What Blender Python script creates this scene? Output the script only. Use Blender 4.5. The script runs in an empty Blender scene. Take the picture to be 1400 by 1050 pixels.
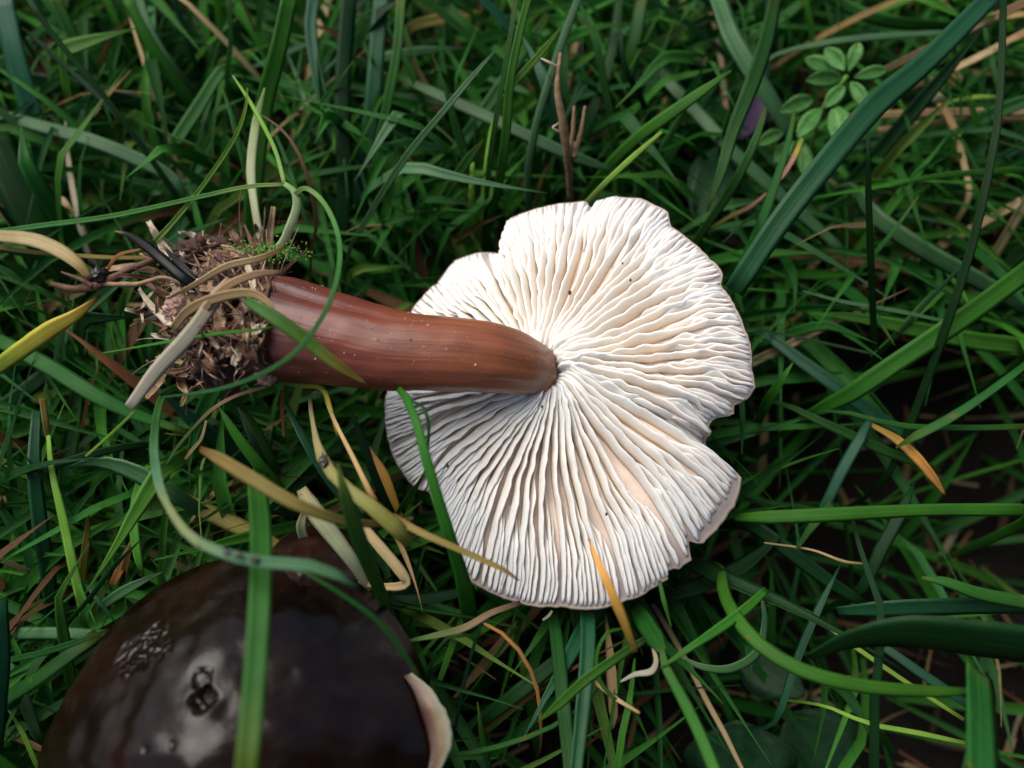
import bpy, math, random
from mathutils import Vector, Matrix, noise
R_ = math.radians
random.seed(7)
sc = bpy.context.scene

# ---------------------------------------------------------------- camera
TILT = R_(20); DIST = 0.170; HFOV = R_(62)
TARGET = Vector((0, 0, 0.030))
VIEW = Vector((0, math.sin(TILT), -math.cos(TILT)))
CAM = TARGET - VIEW * DIST
cd = bpy.data.cameras.new('camera'); cam = bpy.data.objects.new('camera', cd)
sc.collection.objects.link(cam); sc.camera = cam
cam.location = CAM; cam.rotation_euler = (TILT, 0, 0)
cd.sensor_width = 36; cd.angle = HFOV; cd.clip_start = 0.003; cd.clip_end = 200
cd.dof.use_dof = True; cd.dof.focus_distance = 0.166; cd.dof.aperture_fstop = 8.0
FPX = 700 / math.tan(HFOV / 2)
RIGHT = Vector((1, 0, 0)); UP = RIGHT.cross(VIEW)

# ---------------------------------------------------------------- light
SUN_EL, SUN_AZ = R_(54), R_(135)          # azimuth measured from +X, towards +Y
w = bpy.data.worlds.new('World'); sc.world = w; w.use_nodes = True
nt = w.node_tree; nt.nodes.clear()
so = nt.nodes.new('ShaderNodeOutputWorld'); bg = nt.nodes.new('ShaderNodeBackground')
sk = nt.nodes.new('ShaderNodeTexSky'); sk.sky_type = 'NISHITA'; sk.sun_disc = False
sk.sun_elevation = SUN_EL; sk.sun_rotation = math.pi / 2 - SUN_AZ
sk.air_density = 1.0; sk.dust_density = 4.0; sk.ozone_density = 1.0
bg.inputs[1].default_value = 0.05
nt.links.new(sk.outputs[0], bg.inputs[0]); nt.links.new(bg.outputs[0], so.inputs[0])
sd = bpy.data.lights.new('sun', 'SUN'); sd.energy = 1.5; sd.angle = R_(58); sd.color = (1.0, 0.965, 0.89)
sun = bpy.data.objects.new('sun', sd); sc.collection.objects.link(sun)
sdir = Vector((math.cos(SUN_EL) * math.cos(SUN_AZ), math.cos(SUN_EL) * math.sin(SUN_AZ), math.sin(SUN_EL)))
sun.rotation_euler = sdir.to_track_quat('Z', 'Y').to_euler()
sc.view_settings.view_transform = 'Standard'; sc.view_settings.look = 'None'
sc.view_settings.gamma = 1; sc.view_settings.use_curve_mapping = False
sc.view_settings.exposure = 1.32
sc.render.engine = 'CYCLES'
sc.cycles.max_bounces = 8; sc.cycles.transparent_max_bounces = 4
sc.cycles.use_denoising = True

# ---------------------------------------------------------------- pixel <-> space helpers (1400 x 1050 photograph)
def ray(px, py):
    return (RIGHT * ((px - 700) / FPX) + UP * ((525 - py) / FPX) + VIEW).normalized()
def P(px, py, h):                       # the point at height h (metres) seen at a pixel of the photograph
    d = ray(px, py)
    return CAM + d * ((h - CAM.z) / d.z)
def on_plane(px, py, o, n):
    d = ray(px, py)
    return CAM + d * ((o - CAM).dot(n) / d.dot(n))
def proj(p):
    q = p - CAM; z = q.dot(VIEW)
    return 700 + FPX * q.dot(RIGHT) / z, 525 - FPX * q.dot(UP) / z, z
def pxm(p): return (p - CAM).dot(VIEW) / FPX      # metres per pixel there
def sstep(a, b, x):
    t = min(1, max(0, (x - a) / (b - a))); return t * t * (3 - 2 * t)
def N3(x, y=0, z=0): return noise.noise(Vector((x, y, z)))
def inside(poly, x, y):
    c = False; j = len(poly) - 1
    for i in range(len(poly)):
        xi, yi = poly[i]; xj, yj = poly[j]
        if (yi > y) != (yj > y) and x < (xj - xi) * (y - yi) / (yj - yi) + xi: c = not c
        j = i
    return c

# ---------------------------------------------------------------- object helpers
def mesh(name, vs, fs, uvs=None, smooth=True):
    m = bpy.data.meshes.new(name); m.from_pydata([tuple(v) for v in vs], [], fs)
    if uvs:
        l = m.uv_layers.new(name='UVMap')
        for p in m.polygons:
            for li, vi in zip(p.loop_indices, p.vertices): l.data[li].uv = uvs[vi]
    if smooth: m.polygons.foreach_set('use_smooth', [True] * len(m.polygons))
    m.update(); return m
def link(name, m, mat=None, parent=None):
    o = bpy.data.objects.new(name, m); sc.collection.objects.link(o)
    if mat and m is not None and not m.materials: m.materials.append(mat)
    if parent: o.parent = parent; o.matrix_parent_inverse = parent.matrix_world.inverted()
    return o
def tag(o, label=None, cat=None, group=None, kind=None):
    if label: o['label'] = label
    if cat: o['category'] = cat
    if group: o['group'] = group
    if kind: o['kind'] = kind
    return o
def empty(name, loc, label, cat, group=None):
    o = bpy.data.objects.new(name, None); sc.collection.objects.link(o)
    o.location = loc; o.empty_display_size = 0.01
    bpy.context.view_layer.update()
    return tag(o, label, cat, group)
def catmull(pts, n):
    pts = [Vector(p) for p in pts]
    if len(pts) == 2: return [pts[0].lerp(pts[1], i / n) for i in range(n + 1)]
    d = [0]
    for a, b in zip(pts, pts[1:]): d.append(d[-1] + max((b - a).length, 1e-6))
    out = []
    for k in range(n + 1):
        t = d[-1] * k / n; i = 0
        while i < len(pts) - 2 and t > d[i + 1]: i += 1
        u = (t - d[i]) / (d[i + 1] - d[i])
        p1, p2 = pts[i], pts[i + 1]
        L = d[i + 1] - d[i]
        m1 = (p2 - pts[i - 1]) / (d[i + 1] - d[i - 1]) * L if i > 0 else (p2 - p1)
        m2 = (pts[i + 2] - p1) / (d[i + 2] - d[i]) * L if i < len(pts) - 2 else (p2 - p1)
        u2, u3 = u * u, u * u * u
        out.append(p1 * (2 * u3 - 3 * u2 + 1) + m1 * (u3 - 2 * u2 + u) + p2 * (-2 * u3 + 3 * u2) + m2 * (u3 - u2))
    return out
def lerp_list(ws, t):
    x = t * (len(ws) - 1); i = min(int(x), len(ws) - 2)
    return ws[i] + (ws[i + 1] - ws[i]) * (x - i)

# ---------------------------------------------------------------- materials
def newmat(name):
    m = bpy.data.materials.new(name); m.use_nodes = True
    return m, m.node_tree, m.node_tree.nodes['Principled BSDF'], m.node_tree.nodes['Material Output']
def nd(t, typ, **kw):
    n = t.nodes.new(typ)
    for k, v in kw.items(): setattr(n, k, v)
    return n
def ramp(t, stops, interp='LINEAR'):
    r = t.nodes.new('ShaderNodeValToRGB'); e = r.color_ramp.elements; r.color_ramp.interpolation = interp
    while len(e) > 1: e.remove(e[-1])
    e[0].position = stops[0][0]; e[0].color = tuple(stops[0][1]) + (1,)
    for p, c in stops[1:]:
        x = e.new(p); x.color = tuple(c) + (1,)
    return r
def mixc(t, fac, a, b, blend='MIX'):
    m = t.nodes.new('ShaderNodeMix'); m.data_type = 'RGBA'; m.blend_type = blend
    for s, v in ((m.inputs[0], fac), (m.inputs[6], a), (m.inputs[7], b)):
        if hasattr(v, 'links'): t.links.new(v, s)
        elif isinstance(v, (int, float)): s.default_value = v
        else: s.default_value = tuple(v) + (1,)
    return m.outputs[2]
def noise_tex(t, vec, scale, detail=4, rough=0.55):
    n = t.nodes.new('ShaderNodeTexNoise'); n.inputs['Scale'].default_value = scale
    n.inputs['Detail'].default_value = detail; n.inputs['Roughness'].default_value = rough
    if vec is not None: t.links.new(vec, n.inputs['Vector'])
    return n
def mapping(t, vec, scale):
    m = t.nodes.new('ShaderNodeMapping'); m.inputs['Scale'].default_value = scale
    t.links.new(vec, m.inputs['Vector']); return m.outputs[0]
def bump(t, h, strength, dist, bsdf):
    b = t.nodes.new('ShaderNodeBump'); b.inputs['Strength'].default_value = strength; b.inputs['Distance'].default_value = dist
    t.links.new(h, b.inputs['Height']); t.links.new(b.outputs[0], bsdf.inputs['Normal']); return b

def blade_mat(name, stops, spec=0.16, rough=0.40, trans=0.38, spots=None, vein=0.35, attr=False):
    """a leaf: colour along its length (stops), parallel veins, a paler midrib, blemishes and some light through it"""
    m, t, b, out = newmat(name)
    uv = nd(t, 'ShaderNodeTexCoord').outputs['UV']
    oi = nd(t, 'ShaderNodeObjectInfo')
    sep = nd(t, 'ShaderNodeSeparateXYZ'); t.links.new(uv, sep.inputs[0])
    if attr:
        a = nd(t, 'ShaderNodeAttribute', attribute_name='Col'); col = a.outputs[0]
        rnd = a.outputs[2]
    else:
        r = ramp(t, stops); 
        n0 = noise_tex(t, mapping(t, uv, (2, 6, 1)), 1.6, 3)
        ma = nd(t, 'ShaderNodeMath', operation='MULTIPLY_ADD'); ma.inputs[1].default_value = 0.14
        t.links.new(n0.outputs[0], ma.inputs[0]); t.links.new(sep.outputs[1], ma.inputs[2])
        sb = nd(t, 'ShaderNodeMath', operation='SUBTRACT'); sb.inputs[1].default_value = 0.07
        t.links.new(ma.outputs[0], sb.inputs[0]); t.links.new(sb.outputs[0], r.inputs[0]); col = r.outputs[0]
        hs = nd(t, 'ShaderNodeHueSaturation'); t.links.new(col, hs.inputs['Color'])
        mr = nd(t, 'ShaderNodeMapRange'); mr.inputs[3].default_value = 0.485; mr.inputs[4].default_value = 0.515
        t.links.new(oi.outputs['Random'], mr.inputs[0]); t.links.new(mr.outputs[0], hs.inputs['Hue'])
        mv = nd(t, 'ShaderNodeMapRange'); mv.inputs[3].default_value = 0.75; mv.inputs[4].default_value = 1.25
        ml = nd(t, 'ShaderNodeMath', operation='MULTIPLY'); ml.inputs[1].default_value = 7.31
        fr = nd(t, 'ShaderNodeMath', operation='FRACT')
        t.links.new(oi.outputs['Random'], ml.inputs[0]); t.links.new(ml.outputs[0], fr.inputs[0])
        t.links.new(fr.outputs[0], mv.inputs[0]); t.links.new(mv.outputs[0], hs.inputs['Value'])
        col = hs.outputs[0]
    # veins
    nv = noise_tex(t, mapping(t, uv, (26, 1.2, 1)), 1.0, 2)
    col = mixc(t, vein, col, ramp_out(t, nv.outputs[0], ((0.3, (0.45, 0.45, 0.45)), (0.7, (1.35, 1.35, 1.25)))), 'MULTIPLY')
    # midrib
    a1 = nd(t, 'ShaderNodeMath', operation='SUBTRACT'); a1.inputs[1].default_value = 0.5; t.links.new(sep.outputs[0], a1.inputs[0])
    a2 = nd(t, 'ShaderNodeMath', operation='ABSOLUTE'); t.links.new(a1.outputs[0], a2.inputs[0])
    rib = ramp_out(t, a2.outputs[0], ((0.0, (1.5, 1.5, 1.3)), (0.05, (1, 1, 1)), (0.42, (1, 1, 1)), (0.5, (1.3, 1.3, 1.15))))
    col = mixc(t, 0.7, col, rib, 'MULTIPLY')
    # blotches
    pos = nd(t, 'ShaderNodeNewGeometry').outputs['Position']
    nb = noise_tex(t, pos, 160, 3)
    col = mixc(t, 0.4, col, ramp_out(t, nb.outputs[0], ((0.35, (0.7, 0.72, 0.7)), (0.65, (1.2, 1.2, 1.1)))), 'MULTIPLY')
    if spots:
        ns = noise_tex(t, pos, spots[0], 2)
        f = ramp_out(t, ns.outputs[0], ((spots[1], (0, 0, 0)), (spots[1] + 0.04, (1, 1, 1))))
        col = mixc(t, f, col, spots[2])
    t.links.new(col, b.inputs['Base Color'])
    b.inputs['Roughness'].default_value = rough; b.inputs['Specular IOR Level'].default_value = spec
    bump(t, nv.outputs[0], 0.5, 0.0002, b)
    tr = nd(t, 'ShaderNodeBsdfTranslucent'); t.links.new(col, tr.inputs[0])
    mx = nd(t, 'ShaderNodeMixShader'); mx.inputs[0].default_value = trans
    t.links.new(b.outputs[0], mx.inputs[1]); t.links.new(tr.outputs[0], mx.inputs[2]); t.links.new(mx.outputs[0], out.inputs[0])
    return m
def ramp_out(t, src, stops):
    r = ramp(t, stops); t.links.new(src, r.inputs[0]); return r.outputs[0]

G = lambda *c: ((0.0, c),)
M = {}
M['green']  = blade_mat('grass_green', ((0, (0.050, 0.110, 0.024)), (0.2, (0.022, 0.112, 0.018)), (0.9, (0.022, 0.112, 0.020)), (1, (0.070, 0.120, 0.018))), spots=(150, 0.71, (0.13, 0.09, 0.025)), vein=0.5)
M['bright'] = blade_mat('grass_bright_green', ((0, (0.08, 0.16, 0.04)), (0.3, (0.040, 0.175, 0.020)), (1, (0.052, 0.190, 0.020))), spots=(150, 0.73, (0.16, 0.12, 0.03)), vein=0.5)
M['lime']   = blade_mat('grass_yellow_green', ((0, (0.24, 0.36, 0.11)), (0.4, (0.19, 0.37, 0.05)), (1, (0.20, 0.36, 0.05))), trans=0.25)
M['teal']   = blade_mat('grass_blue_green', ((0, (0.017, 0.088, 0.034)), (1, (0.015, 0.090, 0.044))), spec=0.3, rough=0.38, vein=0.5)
M['pale']   = blade_mat('grass_pale_green', ((0, (0.075, 0.175, 0.060)), (1, (0.060, 0.175, 0.070))), spec=0.35, rough=0.4, vein=0.5)
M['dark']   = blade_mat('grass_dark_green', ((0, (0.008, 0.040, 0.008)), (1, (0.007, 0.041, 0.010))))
M['spotted'] = blade_mat('grass_spotted_pale', ((0, (0.03, 0.12, 0.02)), (0.5, (0.035, 0.13, 0.03)), (0.62, (0.09, 0.22, 0.13)), (0.74, (0.24, 0.28, 0.12)), (0.84, (0.11, 0.24, 0.14)), (1, (0.07, 0.19, 0.09))), spots=(230, 0.66, (0.03, 0.02, 0.04)), vein=0.2)
M['yellowtip'] = blade_mat('grass_yellow_tip', ((0, (0.05, 0.16, 0.035)), (0.55, (0.07, 0.18, 0.03)), (0.75, (0.32, 0.30, 0.05)), (0.95, (0.42, 0.30, 0.08)), (1, (0.12, 0.06, 0.02))))
M['yellow'] = blade_mat('grass_yellow', ((0, (0.10, 0.22, 0.03)), (0.35, (0.42, 0.44, 0.05)), (0.75, (0.60, 0.50, 0.07)), (0.92, (0.45, 0.28, 0.06)), (1, (0.10, 0.05, 0.02))), trans=0.2)
M['amber']  = blade_mat('grass_amber', ((0, (0.45, 0.33, 0.06)), (0.6, (0.60, 0.34, 0.07)), (0.95, (0.62, 0.32, 0.09)), (1, (0.08, 0.04, 0.02))), trans=0.25, rough=0.5)
M['olive']  = blade_mat('grass_olive_brown', ((0, (0.16, 0.08, 0.03)), (0.1, (0.20, 0.15, 0.045)), (0.6, (0.22, 0.19, 0.05)), (1, (0.22, 0.13, 0.035))), trans=0.2)
M['yellowend'] = blade_mat('grass_yellowed_end', ((0, (0.14, 0.22, 0.05)), (0.4, (0.42, 0.36, 0.22)), (0.55, (0.42, 0.36, 0.20)), (0.8, (0.24, 0.23, 0.08)), (1, (0.22, 0.24, 0.05))), trans=0.2)
M['straw']  = blade_mat('dry_straw', ((0, (0.36, 0.27, 0.13)), (0.6, (0.50, 0.38, 0.20)), (1, (0.40, 0.24, 0.10))), trans=0.15, rough=0.6, spec=0.3)
M['cream']  = blade_mat('dry_cream_sheath', ((0, (0.46, 0.46, 0.32)), (0.5, (0.40, 0.44, 0.26)), (1, (0.38, 0.30, 0.16))), trans=0.25, rough=0.5, spots=(330, 0.67, (0.15, 0.09, 0.05)))
M['tan']    = blade_mat('dry_tan', ((0, (0.30, 0.19, 0.10)), (1, (0.34, 0.23, 0.12))), trans=0.05, rough=0.65, spec=0.25)
M['grey']   = blade_mat('dry_grey', ((0, (0.30, 0.28, 0.23)), (0.5, (0.27, 0.25, 0.20)), (1, (0.24, 0.18, 0.12))), trans=0.05, rough=0.6, spec=0.3, vein=0.7)
M['brown']  = blade_mat('dry_brown', ((0, (0.08, 0.04, 0.02)), (1, (0.12, 0.06, 0.03))), trans=0.0, rough=0.6, spec=0.3)
M['rust']   = blade_mat('dry_rust', ((0, (0.20, 0.07, 0.02)), (1, (0.34, 0.15, 0.05))), trans=0.05, rough=0.6)
M['pink']   = blade_mat('dying_pink_tip', ((0, (0.10, 0.20, 0.04)), (0.3, (0.35, 0.30, 0.05)), (0.6, (0.45, 0.22, 0.16)), (1, (0.45, 0.25, 0.20))), trans=0.1)
M['browntip'] = blade_mat('grass_half_dead', ((0, (0.05, 0.03, 0.02)), (0.35, (0.30, 0.18, 0.12)), (0.6, (0.14, 0.16, 0.05)), (1, (0.06, 0.17, 0.04))), trans=0.2)
M['husk']   = blade_mat('black_husk', ((0, (0.004, 0.004, 0.006)), (0.88, (0.005, 0.005, 0.007)), (1, (0.2, 0.14, 0.08))), trans=0.0, spec=0.22, rough=0.28, vein=0.9)
M['pith']   = blade_mat('white_sheath', ((0, (0.55, 0.56, 0.38)), (0.6, (0.46, 0.55, 0.32)), (1, (0.26, 0.42, 0.12))), trans=0.3)
M['seedling'] = blade_mat('seedling_green', ((0, (0.22, 0.32, 0.10)), (0.3, (0.08, 0.23, 0.05)), (1, (0.06, 0.20, 0.06))), trans=0.25)
M['purple'] = blade_mat('purple_leaf', ((0, (0.05, 0.03, 0.07)), (1, (0.07, 0.045, 0.10))), trans=0.1)
M['sward']  = blade_mat('sward_mixed', G(0, 0, 0), attr=True, rough=0.5, spec=0.12, vein=0.5)

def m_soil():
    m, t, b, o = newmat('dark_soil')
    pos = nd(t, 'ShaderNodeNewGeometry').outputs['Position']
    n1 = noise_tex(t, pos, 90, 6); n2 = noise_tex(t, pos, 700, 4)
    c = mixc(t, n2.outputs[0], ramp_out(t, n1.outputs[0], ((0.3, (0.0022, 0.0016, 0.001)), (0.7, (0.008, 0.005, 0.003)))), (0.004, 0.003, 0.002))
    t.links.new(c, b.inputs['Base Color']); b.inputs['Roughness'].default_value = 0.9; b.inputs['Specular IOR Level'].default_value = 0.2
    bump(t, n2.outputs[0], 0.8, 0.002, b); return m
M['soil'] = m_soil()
def m_gill():
    m, t, b, o = newmat('gill_cream')
    pos = nd(t, 'ShaderNodeNewGeometry').outputs['Position']
    uv = nd(t, 'ShaderNodeTexCoord').outputs['UV']; sep = nd(t, 'ShaderNodeSeparateXYZ'); t.links.new(uv, sep.inputs[0])
    n1 = noise_tex(t, pos, 110, 4); n2 = noise_tex(t, pos, 900, 3)
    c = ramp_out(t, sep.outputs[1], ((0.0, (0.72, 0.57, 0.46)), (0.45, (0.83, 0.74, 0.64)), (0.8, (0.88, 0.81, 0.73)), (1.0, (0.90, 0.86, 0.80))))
    c = mixc(t, ramp_out(t, sep.outputs[0], ((0.55, (0, 0, 0)), (1.0, (0.75, 0.75, 0.75)))), c, (0.80, 0.76, 0.73))
    c = mixc(t, 0.5, c, ramp_out(t, n1.outputs[0], ((0.3, (0.86, 0.82, 0.80)), (0.7, (1.1, 1.08, 1.05)))), 'MULTIPLY')
    nsp = noise_tex(t, pos, 420, 2)
    c = mixc(t, ramp_out(t, nsp.outputs[0], ((0.775, (0, 0, 0)), (0.80, (0.85, 0.85, 0.85)))), c, (0.08, 0.045, 0.03))
    t.links.new(c, b.inputs['Base Color']); b.inputs['Roughness'].default_value = 0.55; b.inputs['Specular IOR Level'].default_value = 0.3
    b.inputs['Subsurface Weight'].default_value = 0.8; b.inputs['Subsurface Radius'].default_value = (1.0, 0.75, 0.55); b.inputs['Subsurface Scale'].default_value = 0.0014
    bump(t, n2.outputs[0], 0.25, 0.0002, b); return m
M['gill'] = m_gill()
def m_flesh():
    m, t, b, o = newmat('cap_flesh')
    pos = nd(t, 'ShaderNodeNewGeometry').outputs['Position']
    n1 = noise_tex(t, pos, 160, 5)
    uv = nd(t, 'ShaderNodeTexCoord').outputs['UV']; sep = nd(t, 'ShaderNodeSeparateXYZ'); t.links.new(uv, sep.inputs[0])
    c = ramp_out(t, sep.outputs[1], ((0.6, (0.74, 0.62, 0.51)), (0.80, (0.60, 0.51, 0.44)), (0.92, (0.36, 0.31, 0.30)), (0.98, (0.27, 0.23, 0.22)), (0.99, (0.34, 0.28, 0.23))))
    c = mixc(t, 0.6, c, ramp_out(t, n1.outputs[0], ((0.3, (0.7, 0.66, 0.66)), (0.7, (1.2, 1.2, 1.2)))), 'MULTIPLY')
    t.links.new(c, b.inputs['Base Color']); b.inputs['Roughness'].default_value = 0.5
    bump(t, n1.outputs[0], 0.3, 0.0005, b); return m
M['flesh'] = m_flesh()
def m_rim():
    m, t, b, o = newmat('pale_margin_flesh')
    pos = nd(t, 'ShaderNodeNewGeometry').outputs['Position']
    uv = nd(t, 'ShaderNodeTexCoord').outputs['UV']; sep = nd(t, 'ShaderNodeSeparateXYZ'); t.links.new(uv, sep.inputs[0])
    n1 = noise_tex(t, pos, 300, 5)
    c = ramp_out(t, sep.outputs[0], ((0.0, (0.02, 0.007, 0.004)), (0.35, (0.08, 0.032, 0.014)), (0.65, (0.16, 0.12, 0.06)), (1.0, (0.30, 0.30, 0.23))))
    c = mixc(t, 0.4, c, ramp_out(t, n1.outputs[0], ((0.3, (0.7, 0.7, 0.7)), (0.7, (1.2, 1.2, 1.2)))), 'MULTIPLY')
    t.links.new(c, b.inputs['Base Color']); b.inputs['Roughness'].default_value = 0.45
    bump(t, n1.outputs[0], 0.4, 0.0004, b); return m
M['rim'] = m_rim()
def m_skin(name, c0, c1, rough, coat):
    m, t, b, o = newmat(name)
    pos = nd(t, 'ShaderNodeNewGeometry').outputs['Position']
    n1 = noise_tex(t, pos, 55, 5); n2 = noise_tex(t, pos, 230, 5); n3 = noise_tex(t, pos, 1400, 2)
    c = ramp_out(t, n1.outputs[0], ((0.35, c0), (0.68, c1)))
    c = mixc(t, 0.5, c, ramp_out(t, n2.outputs[0], ((0.3, (0.55, 0.5, 0.5)), (0.7, (1.3, 1.2, 1.1)))), 'MULTIPLY')
    t.links.new(c, b.inputs['Base Color'])
    b.inputs['Specular IOR Level'].default_value = 0.28
    rr = nd(t, 'ShaderNodeMapRange'); rr.inputs[1].default_value = 0.3; rr.inputs[2].default_value = 0.7
    rr.inputs[3].default_value = rough - 0.08; rr.inputs[4].default_value = rough + 0.12
    t.links.new(n2.outputs[0], rr.inputs[0]); t.links.new(rr.outputs[0], b.inputs['Roughness'])
    b.inputs['Coat Weight'].default_value = coat; b.inputs['Coat Roughness'].default_value = 0.25
    ad = nd(t, 'ShaderNodeMath', operation='MULTIPLY_ADD'); ad.inputs[1].default_value = 0.12
    t.links.new(n3.outputs[0], ad.inputs[0]); t.links.new(n2.outputs[0], ad.inputs[2])
    bump(t, ad.outputs[0], 0.16, 0.0008, b); return m
M['cuticle'] = m_skin('dark_cap_skin', (0.0014, 0.0007, 0.0006), (0.011, 0.0034, 0.0014), 0.23, 0.0)
M['cuticle2'] = m_skin('brown_cap_skin', (0.010, 0.004, 0.003), (0.026, 0.009, 0.005), 0.36, 0.0)
M['scab'] = m_skin('wrinkled_scab', (0.012, 0.006, 0.007), (0.035, 0.015, 0.013), 0.35, 0.2)
def m_stem():
    m, t, b, o = newmat('stem_reddish_brown')
    uv = nd(t, 'ShaderNodeTexCoord').outputs['UV']; sep = nd(t, 'ShaderNodeSeparateXYZ'); t.links.new(uv, sep.inputs[0])
    pos = nd(t, 'ShaderNodeNewGeometry').outputs['Position']
    c = ramp_out(t, sep.outputs[1], ((0.0, (0.21, 0.080, 0.034)), (0.35, (0.21, 0.064, 0.028)), (0.65, (0.15, 0.036, 0.021)), (1.0, (0.09, 0.028, 0.024))))
    ns = noise_tex(t, mapping(t, uv, (34, 1.6, 1)), 1.0, 6, 0.65)
    c = mixc(t, 0.75, c, ramp_out(t, ns.outputs[0], ((0.33, (0.55, 0.5, 0.5)), (0.5, (1, 1, 1)), (0.68, (1.5, 1.42, 1.32)))), 'MULTIPLY')
    nl = noise_tex(t, pos, 120, 3)
    c = mixc(t, 0.5, c, ramp_out(t, nl.outputs[0], ((0.3, (0.65, 0.6, 0.6)), (0.7, (1.25, 1.2, 1.15)))), 'MULTIPLY')
    nsp = noise_tex(t, pos, 1300, 2)
    c = mixc(t, ramp_out(t, nsp.outputs[0], ((0.70, (0, 0, 0)), (0.76, (0.7, 0.7, 0.7)))), c, (0.40, 0.28, 0.22))
    t.links.new(c, b.inputs['Base Color']); b.inputs['Roughness'].default_value = 0.33; b.inputs['Specular IOR Level'].default_value = 0.45
    b.inputs['Subsurface Weight'].default_value = 0.2; b.inputs['Subsurface Scale'].default_value = 0.0008
    bump(t, ns.outputs[0], 0.35, 0.0006, b); return m
M['stem'] = m_stem()
def m_simple(name, c0, c1, scale, rough=0.7, spec=0.3, bs=0.5):
    m, t, b, o = newmat(name)
    pos = nd(t, 'ShaderNodeNewGeometry').outputs['Position']
    n = noise_tex(t, pos, scale, 5); t.links.new(ramp_out(t, n.outputs[0], ((0.3, c0), (0.7, c1))), b.inputs['Base Color'])
    b.inputs['Roughness'].default_value = rough; b.inputs['Specular IOR Level'].default_value = spec
    bump(t, n.outputs[0], bs, 0.0008, b); return m
M['root'] = m_simple('torn_base_tissue', (0.010, 0.005, 0.004), (0.09, 0.045, 0.032), 420)
M['mycelium'] = m_simple('pinkish_mycelium', (0.20, 0.10, 0.08), (0.42, 0.28, 0.22), 500)
M['crumb'] = m_simple('soil_crumb', (0.008, 0.006, 0.007), (0.03, 0.022, 0.02), 500, 0.4, 0.5)
M['fibre1'] = m_simple('fibre_tan', (0.16, 0.09, 0.05), (0.32, 0.21, 0.12), 400, 0.6)
M['fibre2'] = m_simple('fibre_brown', (0.05, 0.022, 0.013), (0.14, 0.065, 0.04), 400, 0.6)
M['fibre3'] = m_simple('fibre_pale', (0.32, 0.25, 0.17), (0.50, 0.42, 0.32), 400, 0.55)
M['moss'] = m_simple('moss_green', (0.06, 0.15, 0.02), (0.13, 0.26, 0.035), 800, 0.6)
M['bark'] = m_simple('tree_bark', (0.03, 0.022, 0.016), (0.09, 0.065, 0.045), 24, 0.9, 0.2, 1.0)
def m_leaf(name, c0, c1):
    m, t, b, out = newmat(name)
    uv = nd(t, 'ShaderNodeTexCoord').outputs['UV']; sep = nd(t, 'ShaderNodeSeparateXYZ'); t.links.new(uv, sep.inputs[0])
    pos = nd(t, 'ShaderNodeNewGeometry').outputs['Position']
    a1 = nd(t, 'ShaderNodeMath', operation='SUBTRACT'); a1.inputs[1].default_value = 0.5; t.links.new(sep.outputs[0], a1.inputs[0])
    a2 = nd(t, 'ShaderNodeMath', operation='ABSOLUTE'); t.links.new(a1.outputs[0], a2.inputs[0])
    n = noise_tex(t, pos, 600, 4)
    c = ramp_out(t, n.outputs[0], ((0.35, c0), (0.65, c1)))
    c = mixc(t, 0.8, c, ramp_out(t, a2.outputs[0], ((0.0, (1.7, 1.6, 1.5)), (0.06, (1, 1, 1)), (0.44, (1, 1, 1)), (0.5, (1.5, 1.5, 1.6)))), 'MULTIPLY')
    t.links.new(c, b.inputs['Base Color']); b.inputs['Roughness'].default_value = 0.5; b.inputs['Specular IOR Level'].default_value = 0.25
    bump(t, n.outputs[0], 0.4, 0.0004, b)
    tr = nd(t, 'ShaderNodeBsdfTranslucent'); t.links.new(c, tr.inputs[0])
    mx = nd(t, 'ShaderNodeMixShader'); mx.inputs[0].default_value = 0.25
    t.links.new(b.outputs[0], mx.inputs[1]); t.links.new(tr.outputs[0], mx.inputs[2]); t.links.new(mx.outputs[0], out.inputs[0]); return m
M['herb'] = m_leaf('herb_leaf', (0.045, 0.16, 0.03), (0.085, 0.24, 0.055))
M['broad'] = m_leaf('broad_dark_leaf', (0.010, 0.042, 0.014), (0.018, 0.062, 0.022))

# ---------------------------------------------------------------- geometry builders
def ribbon(path, widths, normals, thick=0.0002, fold=0.18, twist=0.0):
    """closed, slightly V-folded ribbon along path; normals = list of facing directions"""
    n = len(path) - 1; vs = []; uvs = []; fs = []
    U = (-1, -0.55, 0, 0.55, 1)
    for i, p in enumerate(path):
        t = (path[min(i + 1, n)] - path[max(i - 1, 0)])
        t = t.normalized() if t.length > 1e-9 else Vector((0, 0, 1))
        nn = normals[i] - t * normals[i].dot(t)
        nn = nn.normalized() if nn.length > 1e-6 else t.orthogonal().normalized()
        s = t.cross(nn).normalized()
        if twist:
            a = twist * (i / n - 0.4); s, nn = s * math.cos(a) + nn * math.sin(a), nn * math.cos(a) - s * math.sin(a)
        hw = widths[i] * 0.5; tk = min(thick, hw * 0.8)
        for u in U:
            vs.append(p + s * (u * hw) + nn * (abs(u) * hw * fold * 2 - hw * fold)); uvs.append((u * 0.5 + 0.5, i / n))
        for u in (0.6, 0, -0.6):
            vs.append(p + s * (u * hw) + nn * (abs(u) * hw * fold * 2 - hw * fold - tk)); uvs.append((u * 0.5 + 0.5, i / n))
    for i in range(n):
        for k in range(8):
            a = i * 8 + k; b = i * 8 + (k + 1) % 8
            fs.append((a, b, b + 8, a + 8))
    fs.append(tuple(range(7, -1, -1))); fs.append(tuple(n * 8 + k for k in range(8)))
    return vs, fs, uvs
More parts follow.
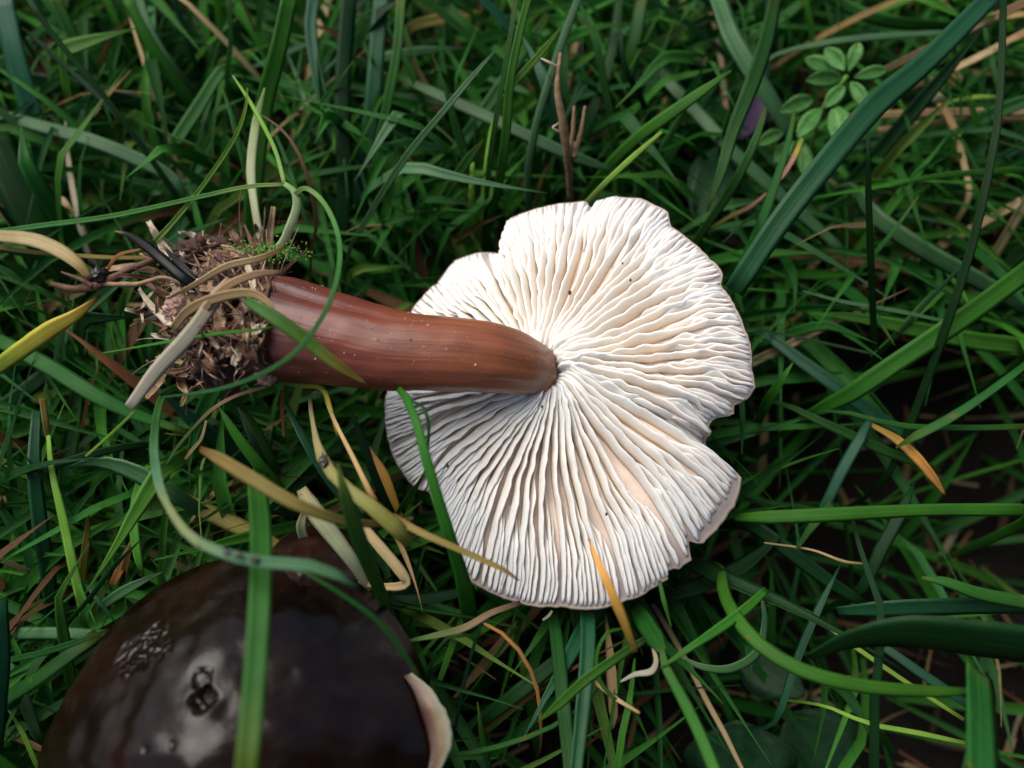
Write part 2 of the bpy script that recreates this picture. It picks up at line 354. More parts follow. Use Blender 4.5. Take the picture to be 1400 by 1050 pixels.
def tube(path, radii, sides=6, rough=0.0, seed=0):
    n = len(path) - 1; vs = []; fs = []; uvs = []
    ref = None
    for i, p in enumerate(path):
        t = (path[min(i + 1, n)] - path[max(i - 1, 0)]); t = t.normalized() if t.length > 1e-9 else Vector((0, 0, 1))
        if ref is None: ref = t.orthogonal().normalized()
        ref = (ref - t * ref.dot(t)).normalized(); b = t.cross(ref)
        for k in range(sides):
            a = 2 * math.pi * k / sides
            r = radii[i] * (1 + rough * N3(i * 0.7 + seed, k * 1.3, seed * 0.37))
            vs.append(p + ref * (r * math.cos(a)) + b * (r * math.sin(a))); uvs.append((k / sides, i / n))
    for i in range(n):
        for k in range(sides):
            a = i * sides + k; c = i * sides + (k + 1) % sides
            fs.append((a, c, c + sides, a + sides))
    fs.append(tuple(range(sides - 1, -1, -1))); fs.append(tuple(n * sides + k for k in range(sides)))
    return vs, fs, uvs
class Bag:
    def __init__(s): s.v = []; s.f = []; s.u = []; s.c = []
    def add(s, vfu, col=None):
        o = len(s.v); s.v += vfu[0]; s.f += [tuple(i + o for i in f) for f in vfu[1]]; s.u += vfu[2]
        if col: s.c += [col] * len(vfu[0])
    def build(s, name, mat, parent=None, smooth=True):
        m = mesh(name, s.v, s.f, s.u, smooth)
        if s.c:
            a = m.color_attributes.new('Col', 'FLOAT_COLOR', 'POINT')
            a.data.foreach_set('color', [x for c in s.c for x in (c[0], c[1], c[2], 1.0)])
        return link(name, m, mat, parent)
rb = random.Random(21)
def blade_geo(pts, w, root=True, tip=True, n=20, fold=None, roll=None, twist=None, thick=0.0002, face=None):
    """pts: (x px, y px, height cm) from base to tip as seen in the photograph; w: width in px (one number or one per point)"""
    q = [P(x, y, h * 0.01) for x, y, h in pts]
    if not isinstance(w, (list, tuple)):
        k = len(pts)
        w = [w] * k if not tip else ([w * 0.8] + [w] * (k - 2) + [w * 0.10] if k > 2 else [w, w * 0.1])
    wm = [a * pxm(p) for a, p in zip(w, q)]
    if root and pts[0][2] > 0.3:
        d = (q[0] - q[1]); d.z = 0; d = d.normalized() if d.length > 1e-6 else Vector((0, 1, 0))
        g = q[0] + d * (q[0].z * 0.45); g.z = ground_z(g.x, g.y) - 0.002
        mid = q[0].lerp(g, 0.5) + d * (q[0].z * 0.1)
        q = [g, mid] + q; wm = [wm[0] * 0.6, wm[0] * 0.85] + wm
    path = catmull(q, n)
    d = [0]
    for a, b in zip(q, q[1:]): d.append(d[-1] + (b - a).length)
    ws = []
    for i in range(n + 1):
        t = d[-1] * i / n; j = 0
        while j < len(q) - 2 and t > d[j + 1]: j += 1
        u = (t - d[j]) / max(1e-9, d[j + 1] - d[j]); ws.append(wm[j] + (wm[j + 1] - wm[j]) * u)
    roll = rb.uniform(-0.45, 0.45) if roll is None else roll
    twist = rb.uniform(-0.7, 0.7) if twist is None else twist
    fold = rb.uniform(-0.08, 0.16) if fold is None else fold
    nrm = []
    for i, p in enumerate(path):
        v = (CAM - p).normalized() if face is None else face
        t = (path[min(i + 1, n)] - path[max(i - 1, 0)]).normalized()
        s = t.cross(v); s = s.normalized() if s.length > 1e-6 else RIGHT
        nrm.append(v * math.cos(roll) + s * math.sin(roll))
    sc_ = 1 / math.cos(roll)
    ws = [x * sc_ * (1 + 0.06 * N3(i * 0.6, pts[0][0] * 0.01, 3)) for i, x in enumerate(ws)]
    return ribbon(path, ws, nrm, thick, fold, twist)
ALLB = []
def blade(label, mat, pts, w, name='grass_blade', cat='grass blade', group='single grass blades in the lawn', **kw):
    v, f, u = blade_geo(pts, w, **kw)
    base = v[0].copy()
    o = link(name, mesh(name, [x - base for x in v], f, u), M[mat]); o.location = base
    tag(o, label, cat, group); ALLB.append(o); return o

# ================================================================ THE GROUND
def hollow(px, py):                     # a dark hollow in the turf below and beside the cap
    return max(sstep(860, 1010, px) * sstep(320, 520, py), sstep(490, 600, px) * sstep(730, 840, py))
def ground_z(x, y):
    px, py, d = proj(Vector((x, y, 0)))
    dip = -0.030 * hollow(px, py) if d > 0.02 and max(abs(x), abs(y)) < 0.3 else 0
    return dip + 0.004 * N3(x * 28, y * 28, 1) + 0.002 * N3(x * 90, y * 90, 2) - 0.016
def ground():
    vs = []; fs = []; uv = []
    xs = [-60, -15, -4, -1.5, -0.7, -0.4] + [-0.25 + 0.5 * i / 100 for i in range(101)] + [0.4, 0.7, 1.5, 4, 15, 60]
    n = len(xs)
    for y in xs:
        for x in xs: vs.append((x, y, ground_z(x, y) if max(abs(x), abs(y)) < 0.5 else -0.016)); uv.append((x, y))
    for j in range(n - 1):
        for i in range(n - 1):
            a = j * n + i; fs.append((a, a + 1, a + n + 1, a + n))
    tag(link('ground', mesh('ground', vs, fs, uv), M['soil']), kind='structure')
ground()

# stump added out of view to block sky light at the lower right
def stump(cx, cy, R, H):
    vs = []; fs = []; uv = []; nt, nz = 96, 40
    t = empty('shade_blocker_stump', (cx, cy, 0), 'added out-of-view stump with ridged brown bark, blocking light from the lawn', 'added light blocker')
    for j in range(nz + 1):
        z = -0.02 + (H + 0.02) * j / nz
        for i in range(nt):
            a = 2 * math.pi * i / nt
            r = R * (1 + 0.25 * math.exp(-max(z, 0) / 0.06)) * (1 + 0.05 * N3(math.cos(a) * 2, math.sin(a) * 2, z * 3) + 0.045 * abs(N3(math.cos(a) * 9, math.sin(a) * 9, z * 4)))
            vs.append((cx + r * math.cos(a), cy + r * math.sin(a), z + (0.05 * N3(a * 2, 1) if j == nz else 0))); uv.append((i / nt, j / nz))
    for j in range(nz):
        for i in range(nt):
            a = j * nt + i; b = j * nt + (i + 1) % nt; fs.append((a, b, b + nt, a + nt))
    link('bark', mesh('bark', vs, fs, uv), M['bark'], t)
    tp = vs[nz * nt:]; m = mesh('cut_top', [Vector(v) * 1.0 for v in tp] + [Vector((cx, cy, H))], [(i, (i + 1) % nt, nt) for i in range(nt)], [(0, 0)] * (nt + 1))
    link('cut_top', m, M['fibre1'], t)
stump(0.36, -0.24, 0.20, 0.9)

# ================================================================ THE UPTURNED MUSHROOM
A = P(749, 508, 0.030)                                       # where the stem meets the gills
PN = Vector((-0.26, -0.20, 1.0)).normalized()                # the gill side faces up, a little left and towards us
E1 = (Vector((1, 0, 0)) - PN * PN.x).normalized(); E2 = PN.cross(E1)
OUT = [(683, 312), (690, 293), (735, 275), (797, 265), (804, 277), (813, 262), (835, 258), (870, 262), (911, 282), (916, 303), (945, 325), (975, 352),
       (988, 372), (985, 387), (998, 405), (1012, 430), (1027, 470), (1028, 500), (1034, 526), (1018, 545), (1003, 552), (1004, 566), (975, 570), (968, 580), (973, 590),
       (962, 597), (966, 611), (1000, 634), (1016, 652), (1003, 690), (980, 722), (957, 747), (939, 739), (943, 766), (926, 779), (910, 776), (912, 790),
       (880, 812), (845, 827), (800, 835), (766, 830), (720, 828), (670, 812), (640, 795), (622, 765), (605, 730), (592, 697), (580, 672), (562, 668), (547, 655),
       (535, 640), (520, 600), (513, 560), (516, 530), (525, 480), (545, 420), (560, 400), (585, 378), (610, 345), (640, 333), (678, 333)]
pol = []
for x, y in OUT:
    q = on_plane(x, y, A, PN) - A; pol.append((math.atan2(q.dot(E2), q.dot(E1)), math.hypot(q.dot(E1), q.dot(E2))))
pol.sort()
def Rim(th):
    th = (th + math.pi) % (2 * math.pi) - math.pi
    for i in range(len(pol)):
        a0, r0 = pol[i - 1]; a1, r1 = pol[i]
        if i == 0: a0 -= 2 * math.pi
        if a0 <= th <= a1: break
    else:
        a0, r0 = pol[-1]; a1, r1 = pol[0]; a1 += 2 * math.pi
    u = (th - a0) / max(1e-6, a1 - a0)
    return (r0 + (r1 - r0) * u) * (1 + 0.010 * N3(th * 9, 3) + 0.006 * N3(th * 30, 5))
def ang(px, py):
    q = on_plane(px, py, A, PN) - A; return math.atan2(q.dot(E2), q.dot(E1))
TH_FOLD, TH_SPLIT = ang(682, 322), ang(968, 592)
def U_(th, s):
    u = 0.0028 * s - 0.0055 * s ** 3 + 0.0012 * math.sin(3 * th + 0.6) * s * s + 0.0015 * N3(math.cos(th) * 2 * s, math.sin(th) * 2 * s, 4) * s
    d = (th - TH_FOLD + math.pi) % (2 * math.pi) - math.pi
    u -= 0.0042 * sstep(0.0, 0.06, d) * (1 - sstep(0.9, 1.6, d)) * s ** 1.5
    d = (TH_SPLIT - th + math.pi) % (2 * math.pi) - math.pi
    u -= 0.0040 * sstep(-0.02, 0.06, d) * (1 - sstep(0.2, 0.9, d)) * s ** 1.2
    return u
def cap_pt(th, r, up): return A + E1 * (r * math.cos(th)) + E2 * (r * math.sin(th)) + PN * up

SPECKS = []
mush = empty('mushroom', Vector((A.x, A.y, 0.0)), 'upturned mushroom with cream gills and a reddish brown stem lying on the grass', 'mushroom')
NT, NR = 300, 14
vs = []; fs = []; uv = []
for j in range(NR + 1):
    s = 0.02 + 0.98 * j / NR
    for i in range(NT):
        th = 2 * math.pi * i / NT - math.pi; r = Rim(th) * s
        vs.append(cap_pt(th, r, U_(th, s))); uv.append((i / NT, s))
for j in range(NR):
    for i in range(NT):
        a = j * NT + i; b = j * NT + (i + 1) % NT; fs.append((a, b, b + NT, a + NT))
fs.append(tuple(range(NT - 1, -1, -1)))
cap = link('cap', mesh('cap_flesh', vs, fs, uv), M['flesh'], mush); cap['label'] = 'greyish mauve flesh of the flat torn-edged cap'
vs = []; fs = []; uv = []
for j in range(11):                                          # the dark outer skin, turned to the ground
    s = 1.0 - j / 10 * 0.98
    for i in range(NT):
        th = 2 * math.pi * i / NT - math.pi; r = Rim(th) * s * (1.004 if j == 0 else 1)
        d = 0.0004 + 0.013 * (1 - s ** 2.2)
        vs.append(cap_pt(th, r, U_(th, s) - (d if j else -0.0001))); uv.append((i / NT, s))
for j in range(10):
    for i in range(NT):
        a = j * NT + i; b = j * NT + (i + 1) % NT; fs.append((a, a + NT, b + NT, b))
fs.append(tuple(10 * NT + i for i in range(NT - 1, -1, -1)))
link('cap_skin', mesh('cap_skin', vs, fs, uv), M['cuticle2'], cap)

NG = 66
rg = random.Random(5)
def warp(th, s):
    right = math.exp(-((th + 0.05) / 0.55) ** 2)
    wv = 0.10 * math.sin(1.7 * th + 2.0) * s * (1 - s) * 2
    wv += 0.05 * N3(math.cos(th) * 3, math.sin(th) * 3, s * 2.2) * s
    wv += right * (0.030 * math.sin(8 * s + 3 * th) + 0.045 * N3(th * 5, s * 5, 9)) * (1.2 - s)
    wv += 0.03 * N3(th * 7, s * 6, 2) * (1.1 - s)
    return wv
def lean_at(th, s):
    l = 0.95 + 0.6 * N3(math.cos(th) * 1.6, math.sin(th) * 1.6, 7 + s) - 0.35 * math.exp(-((th - 2.2) / 0.5) ** 2)
    return l
def gill(th0, s0, s1, Hmax, k):
    n = 40 if s0 < 0.3 else (24 if s0 < 0.65 else 14); vs = []; fs = []; uv = []
    ph = rg.uniform(0, 100); amp = rg.uniform(0.6, 1.6)
    right = math.exp(-((th0 + 0.05) / 0.6) ** 2)
    smooth_ = math.exp(-((th0 - 0.95) / 0.45) ** 2)
    for i in range(n + 1):
        u = i / n; s = s0 + (s1 - s0) * u
        th = th0 + warp(th0, s)
        Rr = Rim(th); r = min(Rr * s, Rim(th + 0.012) * s * 1.02, Rim(th - 0.012) * s * 1.02)
        rise = sstep(-0.05, 0.035 if s0 < 0.3 else 0.5, u) * (1 + 0.25 * math.exp(-((s - 0.16) / 0.09) ** 2))
        H = Hmax * rise * max(0.0, 1 - s) ** 0.55 + 0.00045 * (1 - u ** 8)
        H *= 1 + 0.14 * amp * N3(s * 14, ph, 1) + 0.09 * N3(s * 40, ph, 2)
        H *= 1 - 0.25 * smooth_
        H = max(H, 0.0001)
        lat = (0.00034 + 0.00060 * right) * amp * N3(s * 11, ph, 5) + 0.00012 * N3(s * 34, ph, 6)
        ln = lean_at(th, s) * H * (1.0 - 0.3 * right) * (0.55 + 0.45 * s)
        tk = min(0.00023, 0.0010 * s + 0.00006) * (1 + 0.2 * N3(s * 6, ph, 8)) * (1 if s0 < 0.3 else 0.4 + 0.6 * sstep(0, 0.3, u))
        base = U_(th, s)
        c, si = math.cos(th), math.sin(th); rad = E1 * c + E2 * si; tan = E2 * c - E1 * si
        p = A + rad * r
        for (lv, wd) in ((-0.00025, 1.15), (0.5, 1.0), (0.9, 0.85), (1.0, 0.35)):
            h = base + (lv * H if lv > 0 else lv); off = lat * max(lv, 0) + ln * max(lv, 0) ** 1.4
            vs.append(p + tan * (off - tk * wd) + PN * h); uv.append((s, max(lv, 0)))
        for (lv, wd) in ((1.0, 0.35), (0.9, 0.85), (0.5, 1.0), (-0.00025, 1.15)):
            h = base + (lv * H if lv > 0 else lv); off = lat * max(lv, 0) + ln * max(lv, 0) ** 1.4
            vs.append(p + tan * (off + tk * wd) + PN * h); uv.append((s, max(lv, 0)))
    for i in range(n):
        for q in range(8):
            a = i * 8 + q; b = i * 8 + (q + 1) % 8; fs.append((a, a + 8, b + 8, b))
    fs.append(tuple(range(8))); fs.append(tuple(n * 8 + q for q in range(7, -1, -1)))
    link('gill', mesh('gill', vs, fs, uv), M['gill'], cap)
def gend(th):
    e = 0.992
    e -= 0.045 * math.exp(-((th + 0.74) / 0.18) ** 2) + 0.02 * abs(N3(th * 9, 4))          # the gills stop short of the torn lower edge
    return e
for k in range(NG):
    th = 2 * math.pi * (k + rg.uniform(-0.2, 0.2)) / NG - math.pi; st = 2 * math.pi / NG
    gill(th, 0.055 + rg.uniform(0, 0.02), gend(th), 0.0036 * rg.uniform(0.86, 1.1), k)
    gill(th + st * rg.uniform(0.42, 0.58), rg.uniform(0.36, 0.66), gend(th), 0.0034 * rg.uniform(0.8, 1.1), k)
    gill(th + st * rg.uniform(0.2, 0.3), rg.uniform(0.58, 0.76), gend(th), 0.0031, k)
    gill(th + st * rg.uniform(0.70, 0.80), rg.uniform(0.58, 0.78), gend(th), 0.0031, k)

for k, (x, y, h) in enumerate(((779, 400, 0.0375), (741, 556, 0.0335), (862, 383, 0.0405), (612, 637, 0.0275), (829, 703, 0.0325), (851, 360, 0.041))):
    c = P(x, y, h); r0 = (2.6, 1.8, 1.8, 2.4, 2.0, 1.4)[k] * pxm(c)
    vs = [c + Vector((r0 * math.sin(p_) * math.cos(a_), 1.5 * r0 * math.sin(p_) * math.sin(a_), r0 * math.cos(p_))) for p_ in (0.3, 1.2, 2.2) for a_ in [i * 1.047 + k for i in range(6)]]
    fs = [(j * 6 + i, j * 6 + (i + 1) % 6, j * 6 + 6 + (i + 1) % 6, j * 6 + 6 + i) for j in range(2) for i in range(6)] + [tuple(range(5, -1, -1)), tuple(range(12, 18))]
    SPECKS.append((vs, fs))
# the stem: axis and half-width read along its length
SX = [(743, 507, 33), (728, 503, 38), (706, 497, 44), (668, 489, 50), (620, 484, 53), (570, 482, 53), (530, 479, 56), (480, 469, 62), (420, 457, 69), (385, 449, 73), (352, 442, 72)]
SH = [0.0318, 0.0335, 0.0366, 0.0395, 0.0408, 0.0415, 0.0415, 0.0410, 0.0405, 0.0400, 0.0395]
sp = [P(x, y, h) for (x, y, _), h in zip(SX, SH)]
sr = [hw * pxm(p) for (_, _, hw), p in zip(SX, sp)]
dst = [0]
for a_, b_ in zip(sp, sp[1:]): dst.append(dst[-1] + (b_ - a_).length)
NS = 90; path = catmull(sp, NS); ref = None; vs = []; fs = []; uv = []; SD = 56
for i, p in enumerate(path):
    t = (path[min(i + 1, NS)] - path[max(i - 1, 0)]).normalized()
    u = Vector((0, 0, 1)); u = (u - t * u.dot(t)).normalized(); b = t.cross(u)
    tt = dst[-1] * i / NS; q = 0
    while q < len(sr) - 2 and tt > dst[q + 1]: q += 1
    r = sr[q] + (sr[q + 1] - sr[q]) * (tt - dst[q]) / (dst[q + 1] - dst[q])
    for k in range(SD):
        a = 2 * math.pi * k / SD
        f = 1 + 0.055 * N3(math.cos(a) * 2.2, math.sin(a) * 2.2, i * 0.05) + 0.02 * N3(math.cos(a) * 5, math.sin(a) * 5, i * 0.16) + 0.05 * N3(math.cos(a) * 8, math.sin(a) * 8, i * 0.03) * sstep(0.5, 0.95, i / NS) + 0.014 * N3(math.cos(a) * 9, math.sin(a) * 9, i * 0.06)
        f *= 1 - 0.10 * math.exp(-((a - 1.05) / 0.13) ** 2) * sstep(0.45, 0.8, i / NS)     # a groove towards the base
        end = 1 - 0.05 * (i == 0); p = path[i] - t * ((0.0009 * N3(a * 2.2, 7) + 0.0006 * N3(a * 7, 2)) * max(0, 1 - i / 3))
        vs.append(p + u * (r * f * 0.86 * end * math.sin(a)) + b * (r * f * end * math.cos(a))); uv.append((k / SD if k <= SD / 2 else 1 - k / SD, i / NS))
for i in range(NS):
    for k in range(SD):
        a = i * SD + k; b = i * SD + (k + 1) % SD; fs.append((a, b, b + SD, a + SD))
fs.append(tuple(range(SD - 1, -1, -1))); fs.append(tuple(NS * SD + k for k in range(SD)))
stem = link('stem', mesh('stem', vs, fs, uv), M['stem'], mush)

rk = random.Random(8)
for k in range(46):
    i = int(NS * rk.uniform(0.15, 0.97) ** 0.8); j = rk.randrange(3, SD // 2 - 2); v0 = vs[i * SD + j]; r0 = rk.uniform(0.00008, 0.00026)
    t3 = Vector((rk.uniform(-1, 1), rk.uniform(-1, 1), rk.uniform(-1, 1))).normalized(); u3 = t3.orthogonal().normalized(); w3 = t3.cross(u3)
    g = [v0 + t3 * r0, v0 - t3 * r0, v0 + u3 * r0 * 1.4, v0 - u3 * r0 * 1.2, v0 + w3 * r0, v0 - w3 * r0]
    link('soil_grain', mesh('soil_grain', g, [(0, 2, 4), (0, 4, 3), (0, 3, 5), (0, 5, 2), (1, 4, 2), (1, 3, 4), (1, 5, 3), (1, 2, 5)], None, False), M['fibre3' if k % 3 else 'crumb'], stem)
# the torn base of the stem: a ragged lump, flaps of tissue and curled root fibres
def lump(cx, cy, h, rx, ry, rz, rough, seed, sub=(26, 36), freq=3.0):
    c = P(cx, cy, h); k = pxm(c); vs = []; fs = []; uv = []
    nv, nu = sub
    for j in range(nv + 1):
        ph = math.pi * j / nv
        for i in range(nu):
            a = 2 * math.pi * i / nu
            d = Vector((math.sin(ph) * math.cos(a), math.sin(ph) * math.sin(a), math.cos(ph)))
            f = 1 + rough * N3(d.x * freq + seed, d.y * freq, d.z * freq) + rough * 0.6 * N3(d.x * freq * 2.7, d.y * freq * 2.7 + seed, d.z * freq * 2.7)
            vs.append(c + Vector((d.x * rx * k * f, d.y * ry * k * f, d.z * rz * k * f))); uv.append((i / nu, j / nv))
    for j in range(nv):
        for i in range(nu):
            a = j * nu + i; b = j * nu + (i + 1) % nu; fs.append((a, a + nu, b + nu, b))
    return vs, fs, uv
base = link('stem_base', mesh('stem_base', *lump(322, 440, 0.0375, 64, 84, 68, 0.30, 3, (60, 80), 5.5)), M['root'], stem)
base['label'] = 'torn fibrous dark brown base of the stem'
link('tissue_clump', mesh('tissue_clump', *lump(262, 425, 0.036, 32, 34, 30, 0.32, 9, (44, 60), 6.5)), M['mycelium'], base)
link('tissue_clump', mesh('tissue_clump', *lump(300, 505, 0.036, 40, 24, 24, 0.4, 14, (44, 60), 5)), M['root'], base)
link('tissue_clump', mesh('tissue_clump', *lump(285, 350, 0.033, 46, 26, 26, 0.4, 19, (44, 60), 5)), M['root'], base)
link('tissue_clump', mesh('tissue_clump', *lump(365, 505, 0.040, 16, 22, 16, 0.35, 24, (30, 40), 4)), M['mycelium'], base)
rf = random.Random(12)
def top_h(x, y):                                             # height (cm) of the lump under a pixel
    e = 1 - ((x - 322) / 70) ** 2 - ((y - 440) / 90) ** 2
    return 3.75 + 0.98 * math.sqrt(max(0.0, e)) if e > 0 else 3.75 - 0.5 * min(1, -e)
for k in range(270):
    side = rf.random()
    if side < 0.40: x, y, a = rf.gauss(358, 10), rf.uniform(378, 520), rf.gauss(1.7, 0.5)     # torn collar round the end of the stem
    elif side < 0.85: x, y, a = rf.gauss(305, 32), rf.uniform(350, 522), rf.gauss(2.2, 0.9)
    else: x, y, a = rf.gauss(255, 22), rf.uniform(350, 530), rf.gauss(3.3, 0.7)
    L = rf.choice((rf.uniform(20, 55), rf.uniform(50, 115))); cv = rf.uniform(-0.45, 0.45); lift = rf.uniform(0.02, 0.30)
    pts = []; px, py = x, y
    for q in range(7):
        pts.append(P(px, py, 0.01 * (top_h(px, py) + lift + 0.12 * math.sin(q * 1.3 + k) + (0.25 * rf.random() if q > 4 else 0))))
        px += math.cos(a) * L / 6; py -= math.sin(a) * L / 6; a += cv * rf.uniform(0.2, 0.8)
    mt = rf.choice(('fibre1', 'fibre1', 'fibre2', 'fibre2', 'fibre2', 'fibre2', 'fibre3')); pth = catmull(pts, 12)
    if rf.random() < 0.45:
        r0 = rf.choice((0.00010, 0.00015, 0.00022)); g = tube(pth, [r0 * (1 - 0.7 * i / 12) for i in range(13)], 5, 0.4, k)
    else:
        nn = [Vector((rf.uniform(-.5, .5), rf.uniform(-.5, .5), 1)).normalized()] * 13; w0 = rf.choice((0.0006, 0.0012, 0.0022))
        g = ribbon(pth, [w0 * (0.3 + math.sin(math.pi * min(0.95, 0.08 + i / 13)) * 0.7) * (1 + 0.4 * N3(i * 0.9, k * 1.7)) for i in range(13)], nn, 0.00012, 0.3, rf.uniform(-1.5, 1.5))
    link('root_fibre', mesh('root_fibre', *g), M[mt], base)

# ================================================================ THE DARK MUSHROOM CAPS BELOW
def dome(name, label, cpx, ch, R, H, tilt, mat, seed, sharp=1.0, pits=(), nt=140, nr=60, ysc=1.0):
    c = P(cpx[0], cpx[1], ch); th = empty(name, Vector((c.x, c.y, 0)), label, 'mushroom')
    ax = Vector((tilt[0], tilt[1], 1)).normalized(); e1 = (Vector((1, 0, 0)) - ax * ax.x).normalized(); e2 = ax.cross(e1)
    pc = [(P(x, y, h * 0.01), rr * 0.001, dd * 0.001, kind) for x, y, h, rr, dd, kind in pits]
    vs = []; fs = []; uv = []
    def surf(s, a):
        rr = R * (abs(math.cos(a)) ** 1.62 + abs(math.sin(a)) ** 1.62) ** (-1 / 1.62) * (1 + 0.035 * N3(math.cos(a) * 1.5 + seed, math.sin(a) * 1.5) + 0.012 * N3(a * 5, seed))
        z = H * ((1 - s ** 2.0) * (1 - sharp) + sharp * (0.62 * (1 - s ** 2.4) + 0.38 * math.exp(-(s / 0.42) ** 2)))
        z += 0.0010 * N3(math.cos(a) * s * 3 + seed, math.sin(a) * s * 3, 1) + 0.0004 * N3(math.cos(a) * s * 8, math.sin(a) * s * 8, seed)
        p = c + e1 * (rr * s * math.cos(a)) + e2 * (rr * s * math.sin(a) * ysc) + ax * z
        for q, pr, pd, kind in pc:
            d = math.hypot(p.x - q.x, p.y - q.y) * (1 + 0.5 * N3(p.x * 420, p.y * 420, seed))
            if d < pr:
                f = 1 - sstep(0.35 if kind == 'pit' else 0.6, 1, d / pr)
                if kind == 'pit': p = p - ax * (pd * f * (0.55 + 0.9 * abs(N3(p.x * 900, p.y * 900, 5))))
                else: p = p + ax * (f * pd * (abs(N3(p.x * 700, p.y * 700, 8)) * 1.8 - 0.7))
        return p
    for j in range(nr + 1):
        s = 0.004 + 0.996 * j / nr
        for i in range(nt):
            a = 2 * math.pi * i / nt; vs.append(surf(s, a)); uv.append((s, i / nt))
    for j in range(nr):
        for i in range(nt):
            a = j * nt + i; b = j * nt + (i + 1) % nt; fs.append((a, a + nt, b + nt, b))
    fs.append(tuple(range(nt)))
    base_i = len(vs)
    for j, (s, dz) in enumerate(((0.99, -0.0016), (0.9, -0.002), (0.5, 0.001), (0.15, 0.003))):
        for i in range(nt):
            a = 2 * math.pi * i / nt; vs.append(c + e1 * (R * s * math.cos(a)) + e2 * (R * s * math.sin(a) * ysc) + ax * dz); uv.append((s, i / nt))
    prev = nr * nt
    for j in range(4):
        cur = base_i + j * nt
        for i in range(nt):
            fs.append((prev + i, cur + i, cur + (i + 1) % nt, prev + (i + 1) % nt))
        prev = cur
    fs.append(tuple(prev + i for i in range(nt)))
    cp = link('cap', mesh('cap', vs, fs, uv), M[mat], th)
    st = [Vector((c.x, c.y, c.z + 0.002)), Vector((c.x, c.y, c.z * 0.5)), Vector((c.x, c.y, -0.004))]
    link('stem', mesh('stem', *tube(catmull(st, 8), [R * 0.2] * 9, 14, 0.1, seed)), M['stem'], th)
    return th, cp, surf
DK, DKc, dsurf = dome('mushroom', 'dark chocolate mushroom cap, wet and glossy, with wrinkled scars and a pale lifted margin', (325, 1027), 0.030, 0.0346, 0.0185, (-0.06, 0.03), 'cuticle', 2, 0.55,
    pits=((160, 893, 4.3, 4.2, 0.9, 'scab'), (192, 872, 4.5, 3.6, 0.9, 'scab'), (262, 930, 4.9, 2.2, 1.2, 'pit'), (272, 958, 4.9, 2.6, 1.4, 'pit'), (255, 955, 4.9, 1.6, 0.9, 'pit'), (232, 1020, 4.8, 1.0, .5, 'pit'), (200, 1025, 4.6, 0.9, .4, 'pit')), nt=300, nr=130)
# its pale lifted margin
vs = []; fs = []; uv = []; NA, NW = 40, 8
for i in range(NA + 1):
    a = -0.12 + 0.52 * i / NA; k = max(0.02, math.sin(math.pi * i / NA) ** 1.1)
    p0 = dsurf(0.955, a); p1 = dsurf(1.0, a); out = (p1 - dsurf(0.9, a)); out.z = 0; out.normalize()
    for j in range(NW + 1):
        u = j / NW; wd = 0.0030 * k * (1 + 0.25 * N3(a * 7, 3) + 0.12 * N3(a * 24, 5))
        z = 0.0006 + 0.0012 * k * math.sin(u * 2.2)
        vs.append(p0 + out * (0.0014 * u + wd * u) + Vector((0, 0, z - 0.0006 * u))); uv.append((u, i / NA))
    for j in range(NW, -1, -1):
        vs.append(vs[i * (2 * NW + 2) + j] - Vector((0, 0, 0.0006 * (1 - 0.6 * j / NW)))); uv.append((j / NW, i / NA))
W2 = 2 * NW + 2
for i in range(NA):
    for j in range(W2):
        a = i * W2 + j; b = i * W2 + (j + 1) % W2; fs.append((a, b, b + W2, a + W2))
fs.append(tuple(range(W2 - 1, -1, -1))); fs.append(tuple(NA * W2 + j for j in range(W2)))
mg = link('margin', mesh('margin', vs, fs, uv), M['rim'], DKc); mg['label'] = 'pale cream flesh of the lifted cap margin'
dome('mushroom', 'small brown mushroom cap half hidden behind the dark chocolate cap', (432, 800), 0.021, 0.0125, 0.012, (0.05, 0.1), 'cuticle2', 6, 0.3, nt=60, nr=24)

exec_blades = True
# ================================================================ GRASS BLADES SEEN ONE BY ONE
B = blade
LAWN = 'single grass blades in the lawn'
# -- beside and above the torn stem base
B('broad dull green blade above the straw blade, running down from a tangled corner', 'teal', [(57, 238, 0.6), (45, 160, 1.6), (22, 80, 2.4), (2, -10, 3)], 28, tip=False)
B('long thin dark blade slanting from the lawn edge down toward the black husk', 'dark', [(262, 300, 1.2), (200, 208, 2.6), (130, 116, 3.6), (70, 45, 4.2), (36, -8, 4.6)], 8, tip=False)
B('second thin dark blade crossing under the long dark slanting one', 'dark', [(30, 40, 3), (100, 100, 2.8), (150, 148, 2.6), (216, 216, 2.2), (232, 240, 2)], 7)
B('pale blue-green ribbon blade with a frayed tip above the black husk', 'pale', [(-10, 160, 1.4), (75, 178, 2.0), (130, 194, 2.2), (190, 219, 2.2), (238, 245, 2), (254, 272, 1.8)], [16, 18, 19, 20, 19, 3])
B('broad bright blade rising behind the seedling with the white sheath', 'bright', [(345, 335, 0.8), (350, 230, 2.2), (362, 140, 3.0), (380, 70, 3.6), (397, -10, 4)], [22, 24, 25, 25, 24], tip=False)
B('pale whitish shoot standing on the torn stem base', 'pith', [(357, 335, 3.4), (347, 276, 3.6), (343, 230, 3.6), (351, 165, 3.6), (362, 120, 3.8)], [11, 11, 13, 12, 2], root=False)
B('mid green blade lying aslant just above the pale ribbon blade tip', 'green', [(312, 92, 2.4), (268, 152, 2.2), (240, 195, 2.0), (227, 222, 1.8)], 17)
B('yellow-green wiry stalk leaning from the black husk to the upper tangle', 'lime', [(212, 331, 3.4), (240, 300, 3.8), (280, 250, 4.2), (322, 186, 4.4), (336, 145, 4.4), (338, 120, 4.3)], [8, 7, 6, 6, 5, 2], root=False, fold=0.3)
B('slim bright stalk curving down to the fork of the seedling', 'lime', [(389, 252, 4.6), (376, 205, 4.6), (345, 145, 4.4), (318, 103, 4.2)], [6, 6, 6, 2], root=False)
